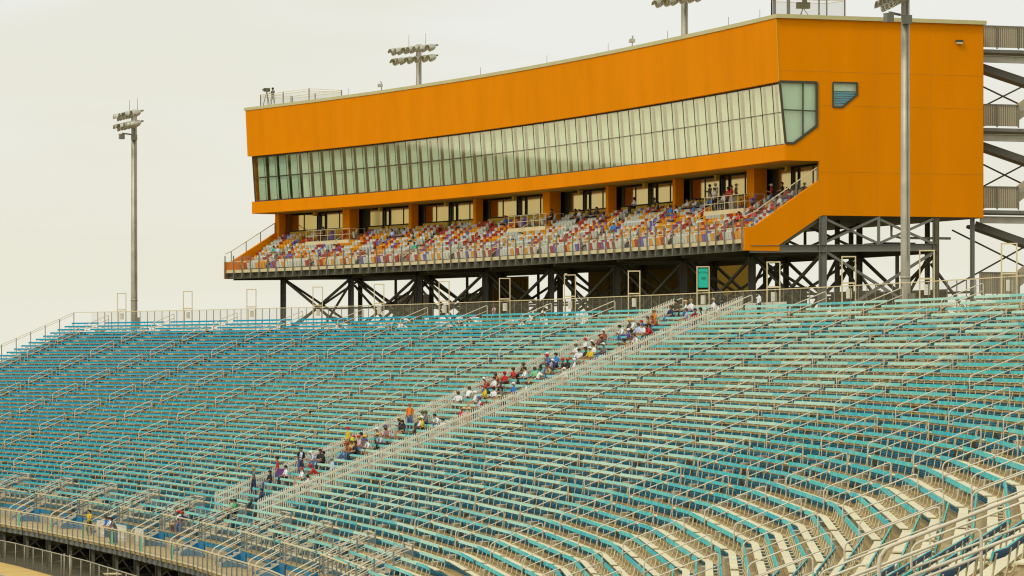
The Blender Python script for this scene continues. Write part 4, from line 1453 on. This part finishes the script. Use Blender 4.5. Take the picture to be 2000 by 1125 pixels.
for u in np.arange(-6, U_L, 6.6):
    q = MB(); q.ibeam(PW(u, -36.2, GZ), PW(u, -36.2, ZW - .48), .34, .34); part(q, 'walkway_column', STEELC, wk)
    q = MB()
    q.bar(PW(u, -36.2, ZW - .7), P(u, -26.0, ZW - .7), .2, .3); q.bar(PW(u, -36.2, GZ + .3), P(u, -27, ZW - .8), .12, .12)
    q.bar(P(u, -33.4, ZW - .7), P(u + 6.6, -33.4, GZ + .2), .12, .12); q.bar(P(u + 6.6, -33.4, ZW - .7), P(u, -33.4, GZ + .2), .12, .12)
    part(q, 'cross_brace', STEELD, wk)

wf = thing('walkway_fence', 'wire mesh fence with grey posts along the outer edge of the lower walkway', 'fence')
mb = MB()
for a, b in zip(us_w[:-1], us_w[1:]):
    mb.bar(PW(a, DW0 - .02, ZW + 1.08), PW(b, DW0 - .02, ZW + 1.08), .055, .06)
    mb.bar(PW(a, DW0 - .02, ZW + .06), PW(b, DW0 - .02, ZW + .06), .05, .08)
    mb.bar(PW(a, DW0 + .02, ZW + .94), PW(b, DW0 + .02, ZW + .94), .03, .03)
part(mb, 'fence_rails', BEIGE, wf)
for n_, u in enumerate(np.arange(10, 118, 1.55)):
    q = MB(); w_ = .15 if n_ % 3 == 0 else .065
    q.bar(PW(u, DW0 - .06, ZW - .48), PW(u, DW0 - .06, ZW + 1.05), w_, .06)
    q.hexa([PW(u - .05, DW0, ZW - .48), PW(u + .05, DW0, ZW - .48), PW(u + .05, DW0 + .6, ZW - .5), PW(u - .05, DW0 + .6, ZW - .5)],
           [PW(u - .05, DW0, ZW - .17), PW(u + .05, DW0, ZW - .17), PW(u + .05, DW0 + .6, ZW - .17), PW(u - .05, DW0 + .6, ZW - .17)])
    part(q, 'fence_post', STEELB, wf)
mb = MB()
for a, b in zip(us_w[:-1], us_w[1:]):
    mb.add([PW(a, DW0, ZW + .05), PW(b, DW0, ZW + .05), PW(b, DW0, ZW + 1.05), PW(a, DW0, ZW + 1.05)], [(0, 1, 2, 3)])
part(mb, 'wire_mesh', WIRE2, wf)
SG2 = mat('sign_pale_green', (0.12, 0.52, 0.33), .5, 0, .08, 2)
for n_, u in enumerate((80.6, 70.8, 61.3, 53.0, 43.8, 34.7)):
    q = MB()
    p = PW(u, DW0 - .03, ZW + .52); h = HD(u)
    q.box(p, .02, .44, .78, h)
    o = build(q, 'fence_sign', SG2)
    tag(o, f"pale green upright sign on the walkway fence, {ordn(n_ + 1)} from the left", 'sign', 'pale green signs on the walkway fence')

for i in range(-1, 9):
    uc = VOM[i]
    nm = ordn(9 - i)
    # stair flight rising from the walkway into the seats
    t = thing('stair_flight', f"steel stair rising from walkway into the lower seats, {nm} from the left", 'stairs', 'stairs from the walkway into the seats')
    t.location = P(uc, -33.5, ZW)
    q = MB(); nst = 10
    ztop_, dtop = zt(40), dk(40) - .85
    for s_ in range(nst):
        d0 = -34.6 + (dtop + 34.6) * s_ / nst; d1 = -34.6 + (dtop + 34.6) * (s_ + 1) / nst
        z1 = ZW + (ztop_ - ZW) * (s_ + 1) / nst
        q.strip([[P(u, d0, z1), P(u, d0, z1 - .19), P(u, d1 + .02, z1 - .19), P(u, d1 + .02, z1)] for u in (uc - .95, uc + .95)])
    part(q, 'steps', STEPM, t)
    for sd_ in (-1.12, 1.12):
        q = MB()
        u = uc + sd_
        q.hexa([P(u - .03, -34.6, ZW + .02), P(u + .03, -34.6, ZW + .02), P(u + .03, dtop, ZW + .02), P(u - .03, dtop, ZW + .02)],
               [P(u - .03, -34.6, ZW + .25), P(u + .03, -34.6, ZW + .25), P(u + .03, dtop, ztop_ + .05), P(u - .03, dtop, ztop_ + .05)])
        part(q, 'side_panel', BLUEP, t)
        # handrails of the stair, two pipes each side
        for w2 in (-.10, .06):
            q = MB()
            a = P(u + w2 * (1 if sd_ > 0 else -1), -34.8, ZW); b = P(u + w2 * (1 if sd_ > 0 else -1), dtop + .3, ztop_)
            up = Vector((0, 0, 1)); dv = (b - a).normalized()
            q.tube([a, a + up * .72, a + up * .86 + dv * .05, a + up * .92 + dv * .2, b + up * .95], .021, 7)
            q.tube([a + up * .5 + dv * .02, b + up * .55], .018, 6)
            part(q, 'handrail', RAIL, t)
    # guard round the opening
    g = thing('opening_guard', f"grey post guard rail round the stair opening, {nm} from the left", 'railing', 'guard rails round the stair openings')
    g.location = P(uc, dk(42), zt(42))
    d_hi, d_lo = dk(39) - .95, -33.35
    z_hi, z_lo = zt(40), zt(43)
    for sd_ in (-1.3, 1.3):
        u = uc + sd_
        q = MB()
        for h_ in (1.10, .95, .55): q.bar(P(u, d_hi, z_hi + h_), P(u, d_lo, z_lo + h_), .035, .035)
        part(q, 'rails', RAIL, g)
        for f in (0, .34, .68, 1):
            d = d_hi + (d_lo - d_hi) * f; z = z_hi + (z_lo - z_hi) * f
            q = MB(); q.bar(P(u, d, z - .35), P(u, d, z + 1.12), .08, .08); part(q, 'post', STEELB, g)
    q = MB(); q.bar(P(uc - 1.3, d_hi, z_hi + 1.10), P(uc + 1.3, d_hi, z_hi + 1.10), .05, .06); part(q, 'rails', RAIL, g)
    q = MB(); q.add([P(uc - 1.3, d_hi, z_hi + .05), P(uc + 1.3, d_hi, z_hi + .05), P(uc + 1.3, d_hi, z_hi + 1.05), P(uc - 1.3, d_hi, z_hi + 1.05)], [(0, 1, 2, 3)]); part(q, 'mesh_panel', WIRE2, g)
    # front guard between this opening and the next
    ua, ub = VOM[i] + 1.35, VOM[i + 1] - 1.35
    fg = thing('front_guard', f"beige topped guard rail in front of the lowest seats, {nm} from the left", 'railing', 'guard rails in front of the lowest seats')
    fg.location = P((ua + ub) / 2, -33.4, zt(43))
    q = MB()
    us_ = us_between(ua, ub)
    for a, b in zip(us_[:-1], us_[1:]): q.bar(P(a, -33.45, zt(43) + 1.02), P(b, -33.45, zt(43) + 1.02), .07, .06)
    part(q, 'top_rail', BEIGE, fg)
    m_ = 6
    for j in range(m_ + 1):
        u = ua + (ub - ua) * j / m_
        q = MB(); q.bar(P(u, -33.5, ZW), P(u, -33.5, zt(43) + 1.0), .10 if j in (0, m_) else .06, .07); part(q, 'post', STEELB, fg)
    q = MB()
    for a, b in zip(us_[:-1], us_[1:]): q.add([P(a, -33.42, zt(43)), P(b, -33.42, zt(43)), P(b, -33.42, zt(43) + .98), P(a, -33.42, zt(43) + .98)], [(0, 1, 2, 3)])
    part(q, 'wire_mesh', WIRE, fg)
    q = MB()
    along(q, us_between(ub - 1.8, ub - .1), [(-33.60, ZW + .02), (-33.60, zt(43) - .1), (-33.56, zt(43) - .1), (-33.56, ZW + .02)])
    part(q, 'blue_panel', BLUEP, fg)

# chain link fence on the ground
cl = thing('chain_link_fence', 'low chain link fence with pipe rail along the ground in front of the stand', 'fence')
us_c = us_between(20, 120)
mb = MB()
for a, b in zip(us_c[:-1], us_c[1:]): mb.tube([P(a, -38.0, GZ + 1.5), P(b, -38.0, GZ + 1.5)], .035, 6)
part(mb, 'top_rail', GALV, cl)
for u in np.arange(30, 112, 3.1):
    q = MB(); q.tube([P(u, -38.0, GZ), P(u, -38.0, GZ + 1.5)], .032, 6); part(q, 'fence_post', GALV, cl)
for u in (58.3, 60.0):
    q = MB(); q.tube([P(u, -38.0, GZ), P(u, -38.0, GZ + 1.62)], .05, 6); part(q, 'gate_post', GALV, cl)
mb = MB()
for a, b in zip(us_c[:-1], us_c[1:]): mb.add([P(a, -38.0, GZ), P(b, -38.0, GZ), P(b, -38.0, GZ + 1.5), P(a, -38.0, GZ + 1.5)], [(0, 1, 2, 3)])
part(mb, 'wire_mesh', WIRE3, cl)
t = thing('cabinet', 'small pale topped utility cabinet on the ground behind the chain link fence', 'cabinet')
t.location = P(48.5, -37.2, GZ)
q = MB(); q.box((0, 0, .45), .8, 1.0, .9, .3); build(q, 'cabinet_body', STEELD, t)
q = MB(); q.box((0, 0, .93), .95, 1.15, .06, .3); build(q, 'lid', BEIGE, t)
# stools on the walkway, white folding chair by the men
t = thing('folding_chair', 'small white folding chair on the walkway behind the leaning men', 'chair')
t.location = P(52.4, -34.3, ZW)
q = MB(); q.box((0, 0, .45), .4, .4, .03); build(q, 'seat', SIGNW, t)
q = MB(); q.box((.2, 0, .75), .03, .4, .25); build(q, 'backrest', SIGNW, t)
for sx, sy in ((-.17, -.17), (-.17, .17), (.17, -.17), (.17, .17)):
    q = MB(); q.bar((sx, sy, 0), (sx, sy, .45), .03, .03); build(q, 'leg', STEEL, t)

# ------------------------------------------------------------------ people
SKINS = [mat('skin_a', (0.48, 0.24, 0.12), .55, 0, .05, 6), mat('skin_b', (0.36, 0.17, 0.08), .55, 0, .05, 6), mat('skin_c', (0.15, 0.07, 0.035), .55, 0, .05, 6), mat('skin_d', (0.55, 0.30, 0.17), .55, 0, .05, 6)]
CLOTH = {'white': (0.78, 0.79, 0.80), 'black': (0.018, 0.018, 0.02), 'gray': (0.16, 0.15, 0.14), 'red': (0.55, 0.02, 0.01), 'orange': (0.75, 0.22, 0.01), 'rust': (0.42, 0.12, 0.04),
         'lavender': (0.42, 0.36, 0.56), 'paleblue': (0.52, 0.60, 0.76), 'blue': (0.02, 0.20, 0.62), 'purple': (0.13, 0.03, 0.36), 'yellow': (0.72, 0.50, 0.01), 'tan': (0.50, 0.33, 0.16),
         'olive': (0.13, 0.11, 0.03), 'darkolive': (0.07, 0.065, 0.03), 'green': (0.02, 0.42, 0.22), 'palegreen': (0.22, 0.56, 0.26), 'pink': (0.68, 0.40, 0.44), 'brown': (0.22, 0.09, 0.04), 'navy': (0.02, 0.03, 0.10)}
PANTS = {'k': ('black', (0.02, 0.02, 0.022)), 'b': ('blue jeans', (0.06, 0.12, 0.30)), 't': ('khaki', (0.42, 0.29, 0.14)), 'n': ('navy', (0.02, 0.03, 0.09)), 'w': ('pale grey', (0.42, 0.40, 0.38)), 'o': ('olive', (0.18, 0.15, 0.02))}
HATC = {'black': (0.02, 0.02, 0.02), 'tan': (0.48, 0.36, 0.18), 'yellow': (0.75, 0.52, 0.02), 'blue': (0.05, 0.08, 0.45), 'white': (0.80, 0.80, 0.80), 'orange': (0.75, 0.14, 0.02), 'olive': (0.13, 0.11, 0.03),
        'red': (0.55, 0.02, 0.02), 'green': (0.02, 0.16, 0.07), 'purple': (0.09, 0.05, 0.28), 'straw': (0.66, 0.50, 0.22)}
HAIRC = {'black': (0.015, 0.012, 0.01), 'brown': (0.10, 0.05, 0.02), 'sand': (0.40, 0.26, 0.12), 'white': (0.65, 0.60, 0.52), 'gray': (0.34, 0.32, 0.28), 'bald': (0.12, 0.06, 0.03)}
DARK = mat('eye_dark', (0.01, 0.008, 0.006), .3, 0, 0, 1)
SHOE = mat('shoe_grey', (0.35, 0.33, 0.30), .6, 0, .2, 5)
def cmat(pre, key, rgb): return mat(pre + '_' + key, rgb, .8, 0, .10, 9)

def skeleton(pose):
    """joints (x towards the back, y sideways, z up) and radii of a person facing -x"""
    J = {}
    def j(n, x, y, z, r): J[n] = ((x, y, z), r)
    if pose in ('t', 'l', 'h'):
        lean = -.20 if pose == 'l' else 0
        j('pelvis', 0, 0, .95, .168); j('waist', lean * .3, 0, 1.10, .152); j('chest', lean * .8, 0, 1.30, .182); j('neck', lean * 1.3, 0, 1.475, .062)
        j('head', lean * 1.5 - .015, 0, 1.56, .094); j('crown', lean * 1.5 - .02, 0, 1.65, .104)
        for s_, y in (('a', 1), ('b', -1)):
            j('sh' + s_, lean, y * .20, 1.40, .082)
            if pose == 't': j('el' + s_, .03, y * .25, 1.14, .058); j('wr' + s_, -.07, y * .26, .90, .032); j('ha' + s_, -.09, y * .255, .82, .034)
            elif pose == 'l': j('el' + s_, -.36, y * .26, 1.16, .048); j('wr' + s_, -.55, y * .16, 1.08, .032); j('ha' + s_, -.62, y * .12, 1.09, .034)
            else: j('el' + s_, -.02, y * .26, 1.14, .048); j('wr' + s_, -.25, y * .20, 1.17, .032); j('ha' + s_, -.33, y * .17, 1.20, .034)
            j('hi' + s_, 0, y * .10, .88, .122); st_ = .10 * y if pose == 'h' else .02 * y
            j('kn' + s_, -.02 - st_, y * .115, .49, .080); j('an' + s_, .03 - st_ * .8, y * .115, .09, .055); j('to' + s_, -.14 - st_ * .8, y * .12, .04, .042)
        return J
    lean = {'s': (0, 0), 'f': (-.22, -.34), 'r': (.14, .18)}[pose]
    j('pelvis', 0, 0, .55, .178); j('waist', lean[0] * .5 + .02, 0, .70, .160); j('chest', lean[0] + .02, 0, .88 - abs(lean[0]) * .12, .188)
    nz = 1.055 - abs(lean[1]) * .22
    j('neck', lean[1], 0, nz, .062); hx = lean[1] - .03 - (.05 if pose == 'f' else 0)
    j('head', hx, 0, nz + .09, .094); j('crown', hx - .01, 0, nz + .18, .104)
    for s_, y in (('a', 1), ('b', -1)):
        j('sh' + s_, lean[1] * .85 + .01, y * .205, nz - .08, .084)
        if pose == 's': j('el' + s_, -.07, y * .275, .75, .060); j('wr' + s_, -.28, y * .17, .67, .032); j('ha' + s_, -.36, y * .13, .66, .034)
        elif pose == 'f': j('el' + s_, -.36, y * .23, .665, .060); j('wr' + s_, -.54, y * .09, .70, .032); j('ha' + s_, -.60, y * .05, .73, .034)
        else: j('el' + s_, .28, y * .36, .82, .048); j('wr' + s_, .30, y * .56, .84, .032); j('ha' + s_, .29, y * .64, .82, .034)
        kx = -.44 if pose != 'r' else -.42
        j('hi' + s_, -.02, y * .105, .53, .125); j('kn' + s_, kx, y * .13, .53 if pose != 'r' else .50, .085)
        if pose == 'r': j('an' + s_, -.72, y * .13, .16, .046); j('to' + s_, -.86, y * .14, .22, .042)
        else: j('an' + s_, -.42, y * .13, .10, .046); j('to' + s_, -.58, y * .145, .045, .042)
    return J
BONES = [('pelvis', 'waist', 1), ('waist', 'chest', 1), ('chest', 'neck', 1), ('neck', 'head', 0), ('head', 'crown', 0)]
for s_ in 'ab':
    BONES += [('chest', 'sh' + s_, 1), ('sh' + s_, 'el' + s_, 1), ('el' + s_, 'wr' + s_, 0), ('wr' + s_, 'ha' + s_, 0), ('pelvis', 'hi' + s_, 2), ('hi' + s_, 'kn' + s_, 2), ('kn' + s_, 'an' + s_, 3), ('an' + s_, 'to' + s_, 4)]

def body_mesh(pose):
    J = skeleton(pose)
    names = list(J)
    me = bpy.data.meshes.new('skel')
    me.from_pydata([J[n][0] for n in names], [(names.index(a), names.index(b)) for a, b, _ in BONES], [])
    o = bpy.data.objects.new('skel', me); COL.objects.link(o)
    md = o.modifiers.new('skin', 'SKIN'); md.use_smooth_shade = True; md.branch_smoothing = .6
    for i, n in enumerate(names):
        r = J[n][1]
        sv = me.skin_vertices[0].data[i]
        sv.radius = (r, r)
        sv.use_root = (n == 'pelvis')
    sb = o.modifiers.new('sub', 'SUBSURF'); sb.levels = 1
    dg = bpy.context.evaluated_depsgraph_get()
    m2 = bpy.data.meshes.new_from_object(o.evaluated_get(dg))
    bpy.data.objects.remove(o); bpy.data.meshes.remove(me)
    mb = MB()
    cls = []
    segs = [(Vector(J[a][0]), Vector(J[b][0]), (J[a][1] + J[b][1]) / 2, c) for a, b, c in BONES]
    for p in m2.polygons:
        best = (9, 0)
        for a, b, r, c in segs:
            d = b - a
            t_ = max(0, min(1, (p.center - a).dot(d) / d.dot(d)))
            q = (p.center - (a + d * t_)).length / r
            if q < best[0]: best = (q, c)
        cls.append(best[1])
    mb.v = [tuple(v.co) for v in m2.vertices]
    mb.f = [list(p.vertices) for p in m2.polygons]
    mb.mi = cls; mb.sm = [True] * len(cls)
    bpy.data.meshes.remove(m2)
    # face: nose, ears, eyes
    hc = Vector(J['crown'][0]); hd = Vector(J['head'][0]); mid = hc * .55 + hd * .45
    mb.ball(mid + Vector((-.098, 0, -.015)), .022, .014, .024, 6, 4, 0)
    for y in (-1, 1):
        mb.ball(mid + Vector((.005, y * .09, .0)), .022, .012, .032, 6, 4, 0)
        mb.ball(mid + Vector((-.086, y * .034, .018)), .010, .012, .008, 6, 4, 5)
    mb.ball(mid + Vector((-.083, 0, -.062)), .010, .026, .007, 6, 4, 3 if False else 0)
    # hands: palm end plus five separate bent fingers
    for s_, y in (('a', 1), ('b', -1)):
        w = Vector(J['wr' + s_][0]); h = Vector(J['ha' + s_][0])
        d = (h - w).normalized()
        sd = d.cross(Vector((0, 0, 1)))
        if sd.length < .2: sd = Vector((0, 1, 0))
        sd.normalize(); nn = sd.cross(d)
        for q in range(4):
            b0 = h + sd * (.030 - .02 * q); ln = (.062, .075, .070, .052)[q]
            mb.tube([b0, b0 + d * ln * .6 - nn * .008, b0 + d * ln - nn * .03], [.0095, .009, .007], 5, 0)
        b0 = w * .5 + h * .5 + sd * .03
        mb.tube([b0, b0 + sd * .03 + d * .025, b0 + sd * .035 + d * .055], [.010, .009, .007], 5, 0)
    me = mb.mesh('body_' + pose, [SKINS[0], SKINS[0], SKINS[0], SKINS[0], SHOE, DARK])
    return me, mid, hc
BODY = {p: body_mesh(p) for p in 'tlhsfr'}

def hair_mesh(kind):
    mb = MB()
    # shell over the crown; local origin at the middle of the head
    rows = []
    n = 12
    top = .122 if kind == 'h' else .125
    levels = [(-.01, .104), (.03, .112), (.07, .100), (.10, .066), (top, .012)]
    for z, r in levels:
        rows.append([Vector((r * math.cos(a) * 1.05 + .008, r * math.sin(a) * .96, z + (-.035 * (1 + math.cos(a)) if z < .02 else 0) + (.03 if (math.cos(a) < -.3 and z < .02) else 0))) for a in [2 * math.pi * q / n for q in range(n)]])
    mb.strip(rows)
    if kind == 'c':
        mb.hexa([(-.09, -.075, .035), (-.09, .075, .035), (-.20, .05, .018), (-.20, -.05, .018)], [(-.09, -.075, .050), (-.09, .075, .050), (-.20, .05, .028), (-.20, -.05, .028)])
    if kind == 'w':
        ring = []
        for r, z in ((.10, .045), (.21, .030), (.215, .038), (.10, .058)):
            ring.append([Vector((r * math.cos(a), r * math.sin(a), z)) for a in [2 * math.pi * q / 14 for q in range(14)]])
        ring.append(ring[0])
        mb.strip(ring, False)
    if kind == 'long':
        mb.ball((.04, 0, -.05), .085, .10, .13, 8, 6)
    mb.sm = [True] * len(mb.sm)
    return mb
HM = {}
def headgear(kind, key):
    k_ = (kind, key)
    if k_ not in HM:
        rgb = HAIRC[key] if kind in ('h', 'long') else HATC[key]
        HM[k_] = hair_mesh(kind).mesh('headgear', cmat('hair' if kind in ('h', 'long') else 'hat', key, rgb))
    return HM[k_]
prng = random.Random(5)
CN = {'paleblue': 'pale blue', 'palegreen': 'pale green', 'darkolive': 'dark olive', 'rust': 'rust red', 'gray': 'grey'}
def person(pos, rot, pose, shirt, pants, head, label, group=None, skin=None, scale=1.0):
    me, mid, hc = BODY[pose]
    o = link('person', me, None, pos, rot)
    o.scale = (scale, scale, scale)
    sk = SKINS[skin if skin is not None else prng.choice([0, 0, 1, 2, 3])]
    shorts = pants == 't'
    pm_ = cmat('trousers', PANTS[pants][0].replace(' ', '_'), PANTS[pants][1])
    for i, m in enumerate((sk, cmat('shirt', shirt, CLOTH[shirt]), pm_, sk if shorts else pm_, SHOE)):
        o.material_slots[i].link = 'OBJECT'; o.material_slots[i].material = m
    kind, key = head.split(':')
    name = {'h': 'hair', 'c': 'cap', 'w': 'hat', 'long': 'hair'}[kind]
    c = link(name, headgear(kind, key), o, mid + Vector((0, 0, 0)))
    tag(o, label, 'person', group)
    return o
def desc(shirt, pants, head):
    kind, key = head.split(':')
    hd_ = {'h': f"{key} hair" if key != 'bald' else 'shaved head', 'c': f"{key} cap", 'w': f"wide {key} hat"}[kind]
    return f"{CN.get(shirt, shirt)} shirt and {hd_}"

for n_, rec in enumerate(PEOPLE.split(';')):
    k, u, pose, sh, pa, hd_ = rec.split(',')
    k = int(k); u = float(u)
    stand_ = pose == 't'
    if n_ == 5: k, u = -1, 36.0
    u = min(max(u, 38.35), 49.75) if n_ != 5 else u
    if stand_:
        d = dk(k) - .58 if k >= 0 else .6
        z = zt(max(k, 0))
        pz = prng.choice(['t', 'h'])
    else:
        d = dk(k) - .33; z = zt(k); pz = pose
    turn = prng.uniform(-.35, .35) + (.5 if n_ % 7 == 0 else 0)
    verb = 'standing' if stand_ else {'s': 'seated', 'f': 'seated leaning forward', 'r': 'lounging'}[pose]
    lab = f"person in {desc(sh, pa, hd_)} {verb} on {ordn(max(k, 0) + 1)} fenced row"
    if n_ == 5: lab = 'person in white shirt standing behind the short picket fence at the top'
    if k >= 43: lab = f"person in {desc(sh, pa, hd_)} {verb} low behind front guard rail"
    person(P(u, d, z), HD(u) + turn, pz, sh, pa, hd_, lab, 'spectators of the fenced block', scale=prng.uniform(1.01, 1.10))

taken = [(int(r_.split(',')[0]), float(r_.split(',')[1])) for r_ in PEOPLE.split(';')]
xr = random.Random(21)
for k in (1, 1, 3, 3, 4, 5, 6, 7, 8, 8, 9, 11, 12, 13, 14, 15, 16, 17, 18, 19, 21, 22, 24, 26, 27, 28, 29, 31, 33, 35):
    near = [t_ for t_ in taken if abs(t_[0] - k) <= 1]
    base_ = xr.choice(near)[1] if near else 44.0
    for _ in range(30):
        u = min(max(base_ + xr.choice([-1, 1]) * xr.uniform(.6, 2.2), 38.5), 49.5)
        if all(abs(t_[1] - u) > .52 for t_ in taken if t_[0] == k): break
    else:
        continue
    taken.append((k, u))
    sh = xr.choice(['white', 'white', 'gray', 'red', 'navy', 'tan', 'black', 'paleblue', 'brown', 'rust'])
    pa = xr.choice(['k', 'b', 't', 'b']); hd_ = xr.choice(['h:black', 'h:brown', 'c:white', 'c:red', 'c:black', 'w:straw'])
    pose = xr.choice(['s', 's', 'f'])
    person(P(u, dk(k) - .33, zt(k)), HD(u) + xr.uniform(-.4, .4), pose, sh, pa, hd_,
           f"person in {desc(sh, pa, hd_)} seated {'leaning forward ' if pose == 'f' else ''}on {ordn(k + 1)} fenced row", 'spectators of the fenced block', scale=xr.uniform(1.0, 1.08))
for r, u in ((5, 57.8), (4, 59.6), (4, 61.2), (3, 60.4), (3, 62.8), (2, 58.9), (5, 75.2), (4, 76.4), (3, 77.9), (5, 84.6), (4, 92.8), (5, 112.6)):
    sh = xr.choice(['white', 'red', 'black', 'blue', 'gray']); hd_ = xr.choice(['h:black', 'h:brown', 'c:white', 'c:red'])
    person(B(u, rd_(r) + .40, rz(r)), QH(u) + xr.uniform(-.3, .3), 's', sh, 'k', hd_,
           f"person in {desc(sh, 'k', hd_)} seated in {RN[min(r, 5)]} suite row {'near orange end wall' if u < 66 else 'at right half' if u < 105 else 'at left half'}", 'guests of the suites')

for n_, rec in enumerate(SUITE_PEOPLE.split(';')):
    r, u, pose, sh, pa, hd_ = rec.split(',')
    r = int(r); u = float(u)
    stand_ = pose == 't'
    onplat = any(a - .2 < u < b + .2 for a, b in PLATS) and r >= 4
    if onplat: d, z = 12.15, 10.3
    elif r >= 6: d, z = 13.3, rz(6)
    else: d, z = rd_(r) + .40, rz(r)
    place = 'on right viewing platform' if onplat and u < 80 else 'on viewing platform' if onplat else f"in {RN[min(r, 5)]} suite row"
    verb = 'standing' if stand_ else 'seated'
    at = 'near orange end wall' if u < 66 else 'at right half' if u < 105 else 'at left half'
    person(B(u, d, z), QH(u) + prng.uniform(-.3, .3), prng.choice(['t', 'h']) if stand_ else pose, sh, pa, hd_,
           f"person in {desc(sh, pa, hd_)} {verb} {place} {at}", 'guests of the suites', scale=prng.uniform(.97, 1.05))

# people on the walkway and beyond
for u, pose, sh, pa, hd_, lab in ((66.9, 'h', 'yellow', 'k', 'h:black', 'steward in yellow vest standing on the walkway with a hand to the face'),
                                  (56.4, 'l', 'blue', 'k', 'h:black', 'person in blue shirt leaning on the walkway fence, pointing'),
                                  (55.6, 'l', 'white', 'k', 'h:black', 'person in white shirt leaning on the walkway fence between two others'),
                                  (54.8, 'l', 'gray', 'b', 'h:black', 'person in pale grey shirt leaning on the walkway fence')):
    d = -35.75 if pose == 'l' else -34.9
    person(P(u, d, ZW), HD(u) + (.2 if pose == 'h' else 0), pose, sh, pa, hd_, lab.replace('steward', 'person'), None)
u_ph = 95.0
best = min(np.arange(80, 110, .05), key=lambda q: abs(proj(P(q, 3.0, 3.2))[0] - 967))
person(P(best, 2.9, zt(0)), HD(best), 'h', 'pink', 'k', 'h:brown', 'photographer in pink shirt standing on the concourse behind the rear fence'.replace('photographer', 'person'))
best = min(np.arange(140, 154, .05), key=lambda q: abs(proj(B(q, 11.4, 23.5))[0] - 531))
cmn = B(best, 11.5, ZRF + .12)
person(cmn, QH(best), 'h', 'gray', 'w', 'h:black', 'person with a covered camera standing on the roof at the left end')
t = thing('tripod_camera', 'dark video camera on a tripod in front of the person on the roof', 'camera')
t.location = B(best + .15, 10.95, ZRF + .05); t.rotation_euler = (0, 0, QH(best))
q = MB(); q.box((0, 0, 1.55), .55, .28, .32); q.box((-.33, 0, 1.55), .22, .16, .16); q.box((.25, .05, 1.66), .12, .2, .14); build(q, 'camera_body', STEELD, t)
q = MB()
for a in (0.3, 2.4, 4.5): q.tube([(0, 0, 1.4), (.38 * math.cos(a), .38 * math.sin(a), 0)], .03, 6)
build(q, 'tripod', STEELD, t)
# things carried or set down in the fenced block
t = MB(); t.box((0, 0, .32), .04, .5, .5)
pu_ = P(48.9, dk(34) - .55, zt(34) + .55)
o = build(t, 'placard', mat('purple_card', (0.14, 0.04, 0.22), .6, 0, .1, 3), None, pu_, HD(48.9) + .7)
tag(o, 'small purple placard held beside the person in red shirt', 'placard')
t = MB(); t.strip([[Vector((.18 * math.cos(a) * f, .22 * math.sin(a) * f, z)) for a in [2 * math.pi * q / 10 for q in range(10)]] for z, f in ((0, 1.0), (.2, 1.1), (.45, .85), (.62, .5))])
o = build(t, 'yellow_jacket', mat('cloth_yellow', (0.60, 0.58, 0.02), .8, 0, .2, 6), None, P(49.0, dk(28) - .45, zt(28) + .62), 0)
tag(o, 'yellow rain jacket draped over the arm of the standing person in yellow', 'jacket')

# far tree line across the infield (seen only as a reflection in the upper windows)
trg = random.Random(2)
mb = MB()
for q in range(46):
    az = math.radians(44.3 + 5.4 * q / 45 + trg.uniform(-.1, .1))
    ds = 900 + trg.uniform(-40, 40)
    hh = trg.uniform(15, 24)
    x, y = -math.sin(az) * ds, math.cos(az) * ds
    mb.tube([(x, y, GZ), (x, y, GZ + hh * .5)], .5, 6, 1)
    for c in range(14):
        a, rr_ = trg.uniform(0, 6.28), trg.uniform(0, 5)
        s_ = trg.uniform(1.6, 3.4)
        mb.ball((x + rr_ * math.cos(a), y + rr_ * math.sin(a), GZ + hh * trg.uniform(.4, .95)), s_, s_, s_ * .8, 7, 5, 0)
o = build(mb, 'tree_line', [mat('far_foliage', (0.05, 0.075, 0.03), .9, 0, .3, .3), mat('bark', (0.10, 0.07, 0.04), .9)])
tag(o, 'far line of dark trees across the infield', 'trees', kind='stuff')
